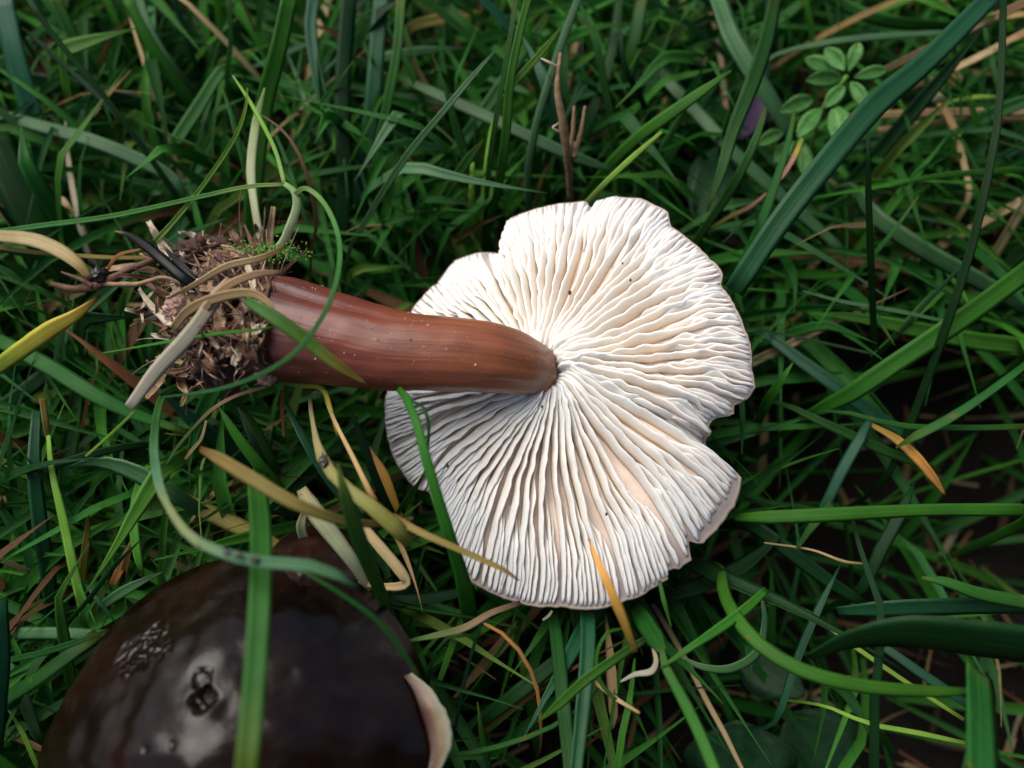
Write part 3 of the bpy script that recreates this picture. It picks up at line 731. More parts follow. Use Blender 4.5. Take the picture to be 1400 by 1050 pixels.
B('wispy green blade beside the yellow-green wiry stalk', 'green', [(340, 250, 2.4), (328, 200, 2.8), (315, 150, 3.0), (300, 110, 3)], 8)
B('brown withered stalk bending beside the seedling arc', 'brown', [(425, 345, 2.2), (432, 308, 2.8), (420, 240, 3.6), (400, 195, 3.8), (375, 168, 3.8), (346, 152, 3.7)], [4, 5, 6, 5, 3, 1.5], name='withered_stalk', cat='dry stalk')
B('dull blade standing up beside the broad dull green blade', 'green', [(55, 236, 0.8), (82, 165, 1.4), (122, 132, 1.8), (144, 86, 2.2)], 10)
B('very broad dark blade behind the straw blade', 'dark', [(110, 400, 0.5), (80, 355, 1.2), (45, 300, 1.8), (15, 240, 2.2), (-10, 180, 2.4)], [34, 42, 48, 50, 46], tip=False)
B('medium green blade beside the long thin dark blade near the lawn edge', 'green', [(125, 98, 1.5), (95, 40, 2.2), (72, -10, 2.6)], 17, tip=False)
B('broad bright blade pair mate with a smooth flat face, over brown litter', 'bright', [(262, 142, 1.2), (225, 90, 2.0), (195, 40, 2.6), (172, -8, 3)], 18, tip=False)
B('pale blade pressed against the broad bright blade over brown litter', 'pale', [(268, 128, 1.0), (235, 90, 1.8), (205, 40, 2.2), (190, -5, 2.4)], 10, tip=False)
B('thin bluish blade between two broad bright blades', 'teal', [(266, 84, 1.4), (251, 35, 2.2), (234, -8, 2.8)], 7, tip=False)
B('thin upright green blade above the wispy blade', 'green', [(310, 112, 2.4), (315, 60, 2.8), (314, -8, 3.2)], 7, tip=False)
B('dark horizontal blade running behind the yellow-green wiry stalk', 'dark', [(-8, 105, 0.8), (90, 118, 1.2), (190, 140, 1.4), (270, 158, 1.2)], 22)
B('green blade in deep shade between seedling and stem middle', 'teal', [(498, 290, 0.7), (470, 215, 1.4), (440, 130, 2), (425, 40, 2.4), (430, -10, 2.6)], 16, tip=False)
B('dark upright blade between the seedling and the bluish blade', 'dark', [(468, 330, 0.6), (472, 240, 1.6), (468, 130, 2.4), (478, -10, 3)], 22, tip=False)
B('bluish upright blade with narrow twin beside it', 'teal', [(495, 262, 0.8), (509, 150, 2.0), (516, 60, 2.6), (522, -10, 3)], 22, tip=False)
B('narrow upright green twin of the bluish blade', 'green', [(508, 255, 1.2), (528, 150, 2.4), (543, 70, 3.0), (549, -10, 3.4)], 13, tip=False)
B('straw coloured dry blade with a hooked end, over very broad dark blade', 'straw', [(-10, 322, 3.0), (45, 328, 3.2), (82, 343, 3.2), (108, 362, 3.1), (124, 382, 2.9)], [16, 20, 20, 16, 9], root=False, name='dry_grass_blade', cat='dry blade')
B('thick yellow and green blade with a brown shrivelled tip', 'yellow', [(-12, 508, 2.6), (30, 478, 3.0), (70, 450, 3.2), (105, 430, 3.2), (137, 404, 3.1)], [20, 24, 24, 16, 3], root=False)
B('dark olive stalk lying level beside the straw blade', 'olive', [(-8, 338, 2.7), (60, 346, 2.9), (150, 352, 3.0), (210, 352, 3)], 6, root=False, tip=False)
B('pale withered scrap hanging near the very broad dark blade', 'straw', [(60, 270, 1.8), (85, 275, 2), (100, 290, 2)], [6, 12, 3], root=False, name='dry_grass_blade', cat='dry blade')
B('grey straw stalk standing behind the black husk', 'grey', [(122, 350, 1.0), (108, 300, 1.4), (95, 230, 1.6), (88, 150, 1.8)], 8, name='dry_grass_blade', cat='dry blade')
# -- left of and below the stem base
B('broad shaded blade slanting down below the yellow tipped blade', 'green', [(-10, 462, 1.8), (65, 500, 2.2), (130, 540, 2.2), (180, 565, 2.0), (260, 592, 1.6)], [18, 22, 22, 17, 8])
B('dark wide blade meeting the broad shaded blade at an angle', 'dark', [(78, 503, 1.6), (40, 530, 1.6), (-10, 568, 1.4)], 20, tip=False)
B('upright bluish blade beside the mouldy stalk', 'teal', [(76, 860, 0.6), (66, 790, 1.4), (55, 720, 2.0), (47, 640, 2.4), (50, 562, 2.4)], [18, 19, 19, 17, 10])
B('yellow-green mouldy stalk with a frayed fuzzy tip', 'olive', [(66, 600, 2.7), (62, 575, 2.9), (58, 545, 3)], [7, 8, 8], root=False, name='withered_stalk', cat='dry stalk', tip=False)
B('leaf green blade carrying the mouldy frayed tip', 'lime', [(125, 858, 0.8), (105, 795, 1.8), (85, 705, 2.4), (70, 640, 2.7), (66, 595, 2.8)], [15, 14, 12, 8, 6], tip=False)
B('pale blue-green cupped blade with a twisted point, below grey dry blade', 'pale', [(258, 688, 2.0), (225, 668, 2.4), (190, 648, 2.6), (150, 634, 2.6), (120, 632, 2.5), (92, 641, 2.3)], [20, 27, 26, 22, 14, 2])
B('murky olive blade continuing under the upright cap-crossing blade', 'olive', [(250, 685, 1.6), (310, 712, 1.6), (370, 742, 1.4), (420, 772, 1.2)], [22, 24, 22, 16], root=False)
B('hair-thin yellow stalk hanging from the broad shaded blade', 'lime', [(184, 563, 2.5), (150, 595, 2.6), (117, 624, 2.6)], [4, 4, 3], root=False)
B('dark narrow blade poking out toward the upright bluish blade', 'dark', [(205, 608, 1.8), (150, 615, 2.2), (80, 634, 2.5), (28, 649, 2.6)], [8, 11, 10, 2])
B('pale teal blade with black spots, bowed across the dark chocolate cap', 'spotted', [(224, 540, 3.2), (211, 600, 4.2), (216, 655, 5.0), (231, 694, 5.6), (262, 735, 6.0), (310, 758, 6.2), (360, 769, 6.3), (420, 773, 6.3), (460, 786, 6.2), (488, 802, 6.1)], [9, 12, 13, 9, 13, 16, 17, 16, 14, 3], roll=0.1, twist=0.1, n=34)
B('short bright sickle blade under the pale cupped blade', 'bright', [(205, 635, 1.8), (188, 670, 2.2), (183, 715, 2.3), (188, 760, 2.2), (196, 788, 2)], [8, 11, 12, 11, 3])
B('dark green blade upright against the dark cap front, its face veined and flat', 'green', [(352, 655, 3.2), (356, 710, 4.6), (357, 780, 5.8), (353, 870, 6.2), (346, 960, 6.5), (336, 1070, 6.8)], [24, 30, 30, 32, 33, 33], tip=False, roll=0.0, twist=0.0, fold=0.12)
B('bright folded blade with a sharp tip below the stem base', 'bright', [(392, 680, 1.4), (362, 645, 2.4), (330, 605, 3.0), (312, 578, 3.2), (299, 556, 3.2)], [18, 18, 16, 12, 2])
B('bright blade twinned behind the folded sharp tipped blade', 'green', [(390, 672, 1.2), (372, 630, 2.2), (350, 585, 2.6), (325, 548, 2.7)], 13)
B('whitish inner face of a blade between the twinned bright blades', 'pale', [(358, 620, 1.6), (342, 590, 2.2), (325, 556, 2.4)], 12)
B('olive brown blade with a cut brown end, crossing the upright cap-crossing blade', 'olive', [(273, 614, 5.0), (300, 628, 5.3), (340, 652, 5.6), (400, 687, 5.7), (440, 703, 5.5), (472, 713, 5.2), (520, 716, 4.6), (565, 708, 3.8)], [8, 19, 21, 18, 15, 13, 9, 4], root=False, roll=0.2, twist=0.2)
B('straw fold bent sharply like an elbow beneath the cream sheath', 'straw', [(494, 718, 3.0), (520, 748, 3.2), (545, 778, 3.2), (556, 796, 3.1), (545, 802, 3.0), (515, 801, 2.8), (488, 795, 2.6)], [13, 15, 15, 13, 12, 8, 5], root=False, n=30, name='dry_grass_blade', cat='dry blade', tip=False)
B('yellowing blade with a black burnt spot and a torn square end', 'yellowend', [(424, 545, 3.2), (431, 595, 4.0), (440, 625, 4.4), (460, 655, 4.7), (490, 680, 4.8), (520, 702, 4.8), (548, 728, 4.6), (562, 742, 4.4)], [5, 7, 16, 17, 18, 22, 24, 20], tip=False, roll=0.1, twist=0.2)
B('twisted straw stalk beside the burnt spotted blade', 'straw', [(445, 545, 3.0), (462, 585, 4.0), (480, 620, 4.4), (497, 655, 4.6), (512, 685, 4.6)], [5, 5, 6, 7, 9], name='dry_grass_blade', cat='dry blade', tip=False)
B('slender olive blade whose brown tip lies on the lower gills', 'olive', [(535, 706, 4.4), (575, 728, 4.6), (620, 748, 4.6), (660, 766, 4.5), (690, 780, 4.4), (710, 794, 4.2)], [12, 10, 9, 9, 7, 2], root=False)
B('deep green spear blade with its tip under the burnt spotted blade', 'green', [(545, 870, 1.8), (518, 805, 3.4), (496, 750, 4.8), (475, 690, 5.6), (461, 634, 6.0)], [14, 18, 22, 22, 3], roll=0.0)
B('cream green dry sheath lying behind the deep green spear blade', 'cream', [(505, 808, 2.6), (480, 765, 3.2), (450, 725, 3.4), (425, 692, 3.4), (412, 668, 3.3)], [8, 18, 24, 25, 14], tip=False, root=False, name='dry_grass_blade', cat='dry blade')
B('small cream scrap of sheath folded at the end of the cream sheath', 'cream', [(418, 742, 2.4), (412, 720, 2.8), (416, 700, 3)], [14, 14, 8], root=False, name='dry_grass_blade', cat='dry blade', tip=False)
B('slim green blade running under the burnt spotted blade', 'teal', [(500, 715, 2.0), (460, 670, 3.0), (430, 625, 3.4), (405, 580, 3.5), (390, 548, 3.4)], [12, 14, 14, 12, 6])
B('green blade standing in front of the gills below the stem', 'bright', [(640, 832, 2.0), (632, 790, 3.6), (612, 725, 4.6), (590, 655, 5.0), (575, 595, 5.2), (560, 552, 5.0), (543, 530, 4.2), (515, 526, 3.0)], [24, 20, 17, 15, 13, 12, 9, 3], roll=0.0, twist=0.1)
B('thread-like green curl looping beside the blade in front of the gills', 'green', [(560, 548, 4.2), (578, 556, 4.6), (586, 580, 4.6), (584, 620, 4.4), (582, 645, 4.0)], [4, 4, 5, 4, 2], root=False)
B('short dark blade peeping out at the cap rim under the thread-like curl', 'green', [(545, 700, 1.6), (565, 672, 2.6), (582, 645, 3.8)], [8, 9, 3])
B('narrow dark green blade with a streak of shine left of the lower gills', 'dark', [(535, 700, 1.4), (512, 650, 2.4), (494, 600, 3.0), (478, 555, 3.2)], 12)
B('amber withered blade beside the narrow shiny dark blade', 'amber', [(545, 705, 1.2), (525, 650, 2.0), (505, 610, 2.2)], 14, name='dry_grass_blade', cat='dry blade')
B('thin green stalk creeping along the edge of the dark chocolate cap', 'green', [(408, 778, 5.4), (460, 808, 5.3), (520, 852, 5.0), (555, 898, 4.6), (575, 926, 4.3)], [4, 6, 7, 6, 4], root=False)
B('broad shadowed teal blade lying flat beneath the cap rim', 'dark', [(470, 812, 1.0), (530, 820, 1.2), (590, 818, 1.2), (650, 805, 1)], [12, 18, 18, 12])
B('pale level blade with a bright fleck beside the dark chocolate cap', 'pale', [(-10, 868, 1.4), (60, 866, 1.8), (110, 867, 1.9), (150, 868, 1.8)], [16, 17, 16, 14], tip=False)
B('narrow blade crossing over the pale level blade', 'green', [(-8, 908, 2.0), (60, 892, 2.6), (110, 876, 2.8), (146, 862, 2.8)], [8, 9, 9, 3])
B('olive green wide blade tucked below the narrow crossing blade', 'green', [(-10, 970, 1.6), (50, 928, 2.2), (105, 888, 2.3), (135, 866, 2.1)], 20, tip=False)
B('thin blackish blade slanting above the dark cap shoulder', 'dark', [(88, 862, 1.6), (125, 815, 2.4), (160, 770, 2.8), (196, 735, 3)], 7)
B('pale blade tip leaning on the shoulder of the dark cap', 'pale', [(140, 830, 1.2), (175, 805, 1.7), (222, 782, 1.9)], 15)
B('thin teal stalk sloping down behind the dark cap shoulder', 'teal', [(120, 800, 2), (140, 828, 2), (162, 856, 1.8)], 6)
B('yellow blotched blade standing behind the dark cap shoulder', 'yellow', [(118, 856, 0.8), (112, 800, 1.4), (118, 740, 1.8), (122, 690, 2)], 12)
B('russet dry strip lying behind the dark cap shoulder', 'rust', [(150, 815, 0.8), (168, 770, 1.2), (190, 720, 1.4)], 12, name='dry_grass_blade', cat='dry blade')
B('low bluish blade under the olive green wide blade', 'pale', [(55, 1010, 0.8), (40, 975, 1.2), (28, 945, 1.4), (12, 900, 1.5)], 16)
B('thin lime stalk beside the foot of the dark cap', 'lime', [(60, 1060, 1.2), (30, 1000, 1.6), (8, 965, 1.8)], 7)
B('upright wide bluish blade at the outer side of the dark cap', 'teal', [(-4, 1060, 1.6), (-2, 980, 2.2), (4, 900, 2.6), (0, 820, 2.8)], 20, tip=False)
# -- on and around the stem
B('short green blade with a yellow tip stuck across the stem', 'yellowtip', [(335, 410, 5.6), (375, 434, 5.7), (421, 467, 5.5), (461, 499, 5.2), (503, 526, 4.6)], [12, 20, 19, 15, 3], root=False, roll=0.0, twist=0.1)
B('fine green thread lying over the torn stem base', 'bright', [(138, 483, 3.4), (224, 468, 4.4), (290, 457, 5.1), (340, 452, 5.4), (380, 446, 5.5)], [2, 5, 5, 4, 2], root=False)
B('grey dry blade with split fibres leaning on the torn stem base', 'grey', [(177, 557, 4.5), (214, 507, 4.7), (254, 464, 4.9), (274, 438, 5.0), (297, 405, 5.1), (316, 382, 5.0)], [14, 20, 22, 20, 19, 14], root=False, tip=False, name='dry_grass_blade', cat='dry blade', roll=0.0, twist=0.1, fold=-0.05)
B('tan dry strip with a whitish splintered end over the torn base', 'straw', [(228, 409, 4.4), (268, 388, 4.9), (310, 364, 5.0), (356, 353, 4.9), (388, 338, 4.5)], [3, 8, 10, 9, 4], root=False, name='dry_grass_blade', cat='dry blade')
B('brown fibrous band wrapped round the torn base', 'tan', [(236, 450, 4.4), (257, 425, 4.8), (297, 407, 5.3), (343, 401, 5.5), (369, 416, 5.5), (374, 432, 5.4)], [10, 14, 15, 14, 10, 4], root=False, name='dry_grass_blade', cat='dry blade')
B('tan fibrous band above the brown one on the torn base', 'tan', [(255, 470, 4.4), (275, 430, 5.0), (310, 392, 5.3), (350, 375, 5.3), (385, 372, 5.1)], [8, 10, 12, 11, 4], root=False, name='dry_grass_blade', cat='dry blade')
B('shiny black ridged husk poking from the torn stem base', 'husk', [(285, 402, 4.3), (254, 382, 4.6), (224, 356, 4.6), (196, 333, 4.4), (176, 321, 4.2), (157, 316, 4.0)], [12, 15, 16, 14, 9, 2], root=False, name='husk', cat='husk', fold=-0.3, roll=0.1, twist=0.1)
B('second shiny black husk strip beside the ridged one', 'husk', [(300, 405, 4.2), (272, 385, 4.5), (245, 360, 4.5), (222, 335, 4.2)], [8, 10, 9, 3], root=False, name='husk', cat='husk', fold=0.35)
B('orange root hair hooked over the dark twig', 'rust', [(145, 374, 3.4), (152, 360, 3.6), (164, 348, 3.7), (192, 341, 3.8)], [4, 5, 5, 3], root=False, name='root', cat='root')
B('brown and white wiry root trailing below the stem base', 'browntip', [(366, 528, 4.2), (323, 541, 4.0), (290, 560, 3.6), (262, 588, 3.2), (240, 615, 3.0), (222, 645, 2.8)], [5, 5, 5, 4, 4, 2], root=False, name='root', cat='root')
B('pale yellow kinked straw hanging below the stem', 'yellow', [(378, 522, 3.4), (410, 527, 3.6), (440, 531, 3.6), (452, 560, 3.6), (462, 598, 3.4)], [5, 6, 7, 6, 3], root=False, name='dry_grass_blade', cat='dry blade')
B('pale forked root tip dangling beside the wiry root', 'straw', [(282, 575, 3.4), (275, 600, 3.3), (263, 615, 3.2), (253, 628, 3.2)], [3, 4, 5, 3], root=False, name='root', cat='root')
B('reddish dry thread hanging under the stem near the kinked straw', 'rust', [(385, 535, 2.8), (386, 565, 2.8), (388, 598, 2.7)], [5, 5, 2], root=False, name='root', cat='root')
# -- top middle
B('slender blue-green needle blade pointing up from the shaded stem', 'pale', [(480, 335, 1.8), (500, 303, 2.4), (525, 260, 3.2), (560, 208, 4.0), (610, 148, 4.6), (650, 100, 4.9), (680, 66, 5)], [6, 8, 9, 10, 9, 7, 2], roll=0.0)
B('bright tall blade above the cap, first of the bunched three', 'bright', [(672, 295, 1.6), (684, 240, 2.8), (692, 180, 3.8), (697, 115, 4.4), (708, 55, 4.8), (724, -10, 5)], [10, 13, 13, 12, 11, 10], tip=False)
B('dark edged blade pressed to the bright tall blade of the bunched three', 'green', [(664, 292, 1.4), (668, 235, 2.4), (676, 175, 3.2), (687, 110, 3.8), (698, 50, 4.2), (706, -10, 4.4)], [7, 8, 8, 7, 7, 7], tip=False)
B('lime blade forking off the bunched three', 'lime', [(692, 125, 4.0), (722, 92, 4.6), (748, 62, 4.9), (766, 38, 5)], [9, 10, 8, 2], root=False)
B('short lime blade at the foot of the bunched three', 'lime', [(660, 280, 1.4), (666, 225, 2.2), (674, 175, 2.6), (688, 128, 3)], 8)
B('long pale blade bending down toward the gap behind the dead twig', 'pale', [(723, 285, 1.2), (722, 235, 2.0), (732, 175, 2.6), (752, 108, 3.0), (772, 48, 3.3), (794, -10, 3.5)], 10, tip=False)
B('blue-green blade lying level behind the dead twig', 'pale', [(548, 106, 1.8), (600, 130, 2.2), (680, 166, 2.4), (750, 199, 2.4), (800, 220, 2.3), (842, 234, 2.1)], [10, 16, 17, 17, 15, 3], root=False)
B('broad green blade upright between dead twig and cap notch', 'green', [(855, 125, 1.2), (864, 75, 2.0), (872, 30, 2.4), (878, -10, 2.6)], 20, tip=False)
B('little dark blade with a hooked tip beside the broad upright blade', 'dark', [(875, 130, 2.2), (860, 105, 2.8), (850, 70, 3.2), (849, 28, 3.4)], [9, 9, 8, 3])
B('green blade leaning over the cap rim stub', 'green', [(585, 315, 1.0), (612, 262, 2.0), (640, 218, 2.6), (662, 190, 2.8)], 14)
B('blunt green stub standing by the cap rim', 'lime', [(644, 300, 1.2), (645, 265, 2.0), (646, 222, 2.4)], [8, 8, 6], tip=False)
B('light green stalk reaching from the cap notch to the tangle', 'lime', [(800, 280, 2.6), (828, 250, 3.2), (865, 215, 3.4), (905, 180, 3.4)], [8, 8, 8, 4], root=False)
B('thin green blade rising from behind the notched rim', 'green', [(880, 260, 1.2), (900, 215, 2.0), (925, 170, 2.4), (946, 130, 2.6)], 9)
B('bright green blade with a straight edge slanting over the notched rim', 'bright', [(828, 232, 2.0), (870, 190, 3.0), (910, 160, 3.6), (955, 128, 4.0), (1000, 96, 4.2)], [14, 17, 18, 15, 3], roll=0.0)
B('dull level blade crossing behind the dead twig top', 'dark', [(770, 138, 0.8), (850, 128, 1.2), (930, 118, 1.4), (990, 100, 1.2)], [16, 18, 18, 14])
B('olive shaded blade lying above the bright tall blades', 'olive', [(560, 40, 0.6), (610, 25, 0.8), (660, 15, 0.8)], 16)
B('wide shaded blade between the bluish blade and the needle blade', 'green', [(668, 62, 1.0), (640, 40, 1.4), (610, 8, 1.6), (596, -10, 1.7)], 16, tip=False)
B('pale green wedge blade under the needle blade', 'pale', [(470, 92, 0.8), (520, 80, 1.2), (575, 70, 1.3), (640, 66, 1.2)], 13)
B('green blade tilted behind the bunched three', 'green', [(590, 260, 0.8), (650, 170, 1.6), (700, 95, 2.0), (750, 20, 2.2)], [16, 18, 17, 8])
B('dark blade tilted behind the long pale bending blade', 'dark', [(790, 200, 0.8), (820, 130, 1.6), (838, 60, 2), (848, -10, 2.2)], 15, tip=False)
B('bent stalk of yellowed grass near the dead twig foot', 'olive', [(735, 265, 1.2), (745, 235, 1.4), (758, 215, 1.4)], 6, name='dry_grass_blade', cat='dry blade')
# -- top right
B('pale wide blade falling toward the little herb', 'pale', [(975, -10, 2.4), (1000, 48, 2.6), (1030, 100, 2.4), (1060, 148, 2.0), (1085, 195, 1.4)], [24, 26, 25, 22, 14], tip=False)
B('green blade hanging point down across the pale wide blade', 'green', [(1062, -10, 3.4), (1048, 55, 3.6), (1028, 115, 3.6), (1002, 180, 3.4), (985, 238, 3.2), (967, 288, 2.8)], [20, 22, 22, 18, 14, 2], root=False)
B('long pale blade passing under the hanging point down blade', 'pale', [(890, 95, 1.4), (950, 150, 1.7), (1000, 205, 1.7), (1050, 252, 1.5), (1110, 305, 1.1), (1160, 350, 0.8)], [16, 18, 18, 17, 15, 9])
B('pale wide blade running on beyond the blue-green broad blade', 'pale', [(1160, 258, 1.0), (1200, 300, 1.4), (1262, 342, 1.5), (1330, 380, 1.4), (1410, 425, 1.2)], [18, 24, 25, 24, 22], tip=False)
B('dark tipped blade curling up beside the little herb stem', 'green', [(955, 325, 1.6), (1000, 258, 2.8), (1025, 210, 3.4), (1040, 172, 3.6), (1047, 146, 3.6)], [12, 13, 12, 9, 4])
B('slim blade climbing past the blue-green broad blade', 'green', [(1005, 385, 1.4), (1035, 320, 2.4), (1062, 245, 3.0), (1080, 185, 3.2), (1087, 145, 3.2)], [14, 14, 11, 8, 2])
B('great blue-green broad blade with a square cut end near the rim', 'teal', [(1003, 398, 3.9), (1060, 312, 4.6), (1130, 222, 5.0), (1200, 140, 5.0), (1262, 88, 4.8), (1360, -10, 4.4)], [28, 32, 33, 34, 30, 26], tip=False, root=False, roll=0.05, twist=0.1, fold=0.1)
B('pinkish dying shoot under the little herb', 'pink', [(1097, 188, 2.4), (1088, 210, 2.6), (1076, 232, 2.7), (1062, 252, 2.6)], [6, 7, 6, 3], root=False)
B('pinkish dead stalk pointing from the rim toward the herb shoot', 'pink', [(972, 312, 2.0), (1000, 295, 2.2), (1025, 283, 2.2), (1048, 264, 2.1)], [5, 6, 5, 2], root=False)
B('bluish blade lying level above the little herb', 'pale', [(1048, 82, 1.8), (1120, 60, 2.2), (1200, 50, 2.3), (1300, 44, 2.2)], [5, 9, 10, 8])
B('tan dry stalk slanting above the great blue-green blade', 'straw', [(1205, 98, 1.6), (1290, 56, 2.0), (1410, 0, 2.2)], [10, 12, 12], root=False, tip=False, name='dry_grass_blade', cat='dry blade')
B('second tan dry stalk below the slanting one, in the lawn corner', 'straw', [(1270, 110, 1.4), (1330, 82, 1.6), (1410, 40, 1.8)], [8, 9, 9], root=False, tip=False, name='dry_grass_blade', cat='dry blade')
B('level tan stalk crossing behind the great blue-green blade', 'tan', [(1150, 162, 1.0), (1250, 155, 1.2), (1410, 152, 1.3)], 11, root=False, tip=False, name='dry_grass_blade', cat='dry blade')
B('lower level tan stalk under the other level one', 'tan', [(1200, 178, 0.8), (1300, 166, 1.0), (1410, 164, 1)], 8, root=False, tip=False, name='dry_grass_blade', cat='dry blade')
B('beige bent straw near the pale wide blade corner', 'straw', [(1325, 268, 0.9), (1318, 225, 1.2), (1303, 172, 1.3), (1285, 140, 1.3)], [7, 8, 9, 10], name='dry_grass_blade', cat='dry blade')
B('whitish scrap of dead leaf beside the level tan stalks', 'cream', [(1262, 128, 1.5), (1280, 134, 1.6), (1297, 142, 1.5)], [8, 16, 4], root=False, name='dry_grass_blade', cat='dry blade')
B('level green blade with a fine tip beyond the great blue-green blade', 'bright', [(1410, 236, 1.8), (1340, 236, 2.2), (1275, 242, 2.4), (1214, 256, 2.4)], [9, 9, 8, 2])
B('lime hooked blade tip beside the whitish scrap', 'lime', [(1295, 142, 1.8), (1330, 134, 2.0), (1364, 133, 2)], [4, 7, 5])
B('very thin blade crossing the pale wide blade beyond the herb', 'green', [(1185, 360, 1.6), (1220, 318, 2.2), (1256, 268, 2.6)], [6, 6, 2])
B('thin straight upright stalk standing before the broad blade tip', 'dark', [(1195, 505, 0.8), (1194, 440, 2.0), (1190, 340, 3.6), (1187, 250, 4.6), (1187, 185, 5.2)], [8, 9, 9, 8, 3])
B('long dark stalk arching from the lawn corner', 'dark', [(1210, 655, 0.6), (1252, 560, 1.8), (1292, 450, 3.0), (1325, 350, 3.8), (1348, 255, 4.4), (1366, 150, 4.8), (1372, -10, 5)], [8, 11, 12, 12, 11, 10, 9], tip=False)
B('thin dark stalk branching from the long arching one', 'dark', [(1208, 478, 1.2), (1268, 412, 2.0), (1327, 352, 2.6)], [6, 7, 3])
B('green blades edge lying in the upper corner above the tan stalks', 'green', [(1120, -8, 1.0), (1180, 20, 1.4), (1260, 35, 1.5), (1340, 30, 1.3)], 18)
B('dim blade slanting between the hanging blade and the herb', 'green', [(1020, 60, 1.0), (1070, 25, 1.4), (1110, -8, 1.6)], 12, tip=False)
# -- right
B('broad bright blade sweeping diagonally across the shaded lawn', 'bright', [(1110, 565, 0.9), (1160, 540, 1.8), (1210, 506, 2.4), (1280, 460, 2.8), (1335, 422, 3.0), (1410, 366, 3.2)], [14, 24, 27, 28, 28, 28], tip=False, roll=0.0)
B('bright level blade behind the sweeping diagonal blade', 'bright', [(1410, 480, 1.0), (1330, 466, 1.4), (1250, 450, 1.6), (1170, 434, 1.6), (1108, 428, 1.4)], [24, 25, 22, 14, 2])
B('fine pale blade tip lying above the bright level blade', 'pale', [(1295, 440, 1.8), (1230, 426, 2.2), (1150, 412, 2.3), (1098, 398, 2.2)], [5, 6, 5, 2], root=False)
B('hair-thin pale stalk beside the cap rim in the shade', 'pale', [(1195, 484, 1.6), (1100, 463, 1.9), (1032, 449, 1.8)], [3, 4, 2], root=False)
B('wide shaded blade crossing under the sweeping diagonal blade', 'teal', [(1035, 452, 0.8), (1090, 490, 1.2), (1142, 527, 1.3), (1200, 570, 1.2), (1262, 604, 1)], [12, 18, 20, 19, 12])
B('short leaf blade with a bright tip beside the cap rim', 'bright', [(1036, 580, 0.8), (1046, 556, 1.8), (1062, 530, 2.4), (1084, 496, 2.8)], [10, 15, 16, 2])
B('little blade pointing downward under the cap rim', 'green', [(1013, 540, 2.0), (1015, 575, 2.2), (1014, 622, 2.0)], [8, 8, 2], root=False)
B('murky blade running away below the sweeping diagonal blade', 'green', [(1058, 550, 0.8), (1130, 580, 1.3), (1200, 612, 1.3), (1285, 645, 1)], [4, 13, 14, 10])
B('orange and white dead leaf tip in the shaded lawn', 'amber', [(1190, 580, 1.4), (1225, 600, 1.6), (1252, 624, 1.7), (1275, 652, 1.6), (1293, 678, 1.4)], [5, 11, 14, 12, 2], root=False, name='dry_grass_blade', cat='dry blade')
B('dull blade leaning under the orange dead tip', 'teal', [(1120, 705, 0.8), (1150, 645, 1.3), (1178, 595, 1.5), (1195, 560, 1.4)], 16)
B('green blade curving in above the orange dead tip', 'green', [(1410, 492, 2.4), (1340, 545, 2.4), (1285, 580, 2.2), (1240, 602, 1.9), (1225, 612, 1.8)], [9, 11, 13, 12, 3])
B('level thin blade crossing over the orange dead tip', 'green', [(1135, 562, 1.6), (1230, 582, 1.9), (1330, 585, 1.9), (1410, 583, 1.8)], [4, 8, 8, 8], tip=False)
B('bright level blade beneath the torn cap edge', 'bright', [(1415, 700, 2.6), (1330, 697, 2.8), (1250, 698, 2.9), (1150, 703, 2.9), (1060, 707, 2.6), (1004, 708, 2.2)], [17, 18, 17, 20, 20, 10], roll=0.0, twist=0.05)
B('short dim blade dropping to a white point below the bright level blade', 'green', [(1138, 690, 1.8), (1112, 718, 1.8), (1090, 749, 1.6)], [12, 12, 5], root=False)
B('thin dry stalk with a knot lying under the bright level blade', 'straw', [(1045, 742, 1.4), (1110, 752, 1.6), (1155, 768, 1.6), (1186, 771, 1.5)], [2, 3, 4, 3], root=False, name='dry_grass_blade', cat='dry blade')
B('emerald blade bowed like a sickle under the torn cap edge', 'bright', [(984, 778, 1.4), (990, 812, 2.2), (1010, 850, 2.8), (1045, 887, 3.2), (1100, 918, 3.4), (1180, 938, 3.4), (1270, 945, 3.2), (1335, 945, 3)], [14, 18, 20, 20, 20, 20, 16, 9], roll=0.05, twist=0.1, n=30)
B('grey green level blade above the emerald sickle blade', 'teal', [(1145, 836, 1.0), (1200, 833, 1.5), (1290, 829, 1.7), (1410, 827, 1.7)], [12, 22, 24, 24], tip=False, root=False, roll=0.6)
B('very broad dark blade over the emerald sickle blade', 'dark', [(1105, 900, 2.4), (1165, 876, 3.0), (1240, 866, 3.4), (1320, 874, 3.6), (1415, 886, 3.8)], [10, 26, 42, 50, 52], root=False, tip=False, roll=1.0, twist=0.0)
B('wide upright blade crossing the end of the emerald sickle blade', 'green', [(1338, 915, 3.8), (1341, 980, 4.4), (1343, 1065, 5)], [38, 42, 44], root=False, tip=False, roll=-0.7, twist=0.0)
B('dark upright stalk through the grey green level blade', 'dark', [(1190, 1065, 1.6), (1196, 960, 2.4), (1204, 830, 2.8), (1182, 770, 2.7), (1165, 708, 2.5)], [14, 12, 10, 7, 5])
B('shaded blade slanting down behind the emerald sickle blade', 'teal', [(1195, 878, 0.8), (1262, 922, 1.2), (1328, 966, 1.3)], [10, 14, 12], tip=False)
B('wiry stalk running under the very broad dark blade', 'lime', [(1090, 828, 0.8), (1160, 878, 1.1), (1235, 930, 1.2), (1318, 984, 1.1)], [3, 6, 6, 5])
B('thin bright stalk lying between the two upright right-hand stems', 'lime', [(1130, 966, 0.9), (1190, 990, 1.3), (1250, 1001, 1.4), (1320, 1016, 1.4)], [4, 6, 7, 5])
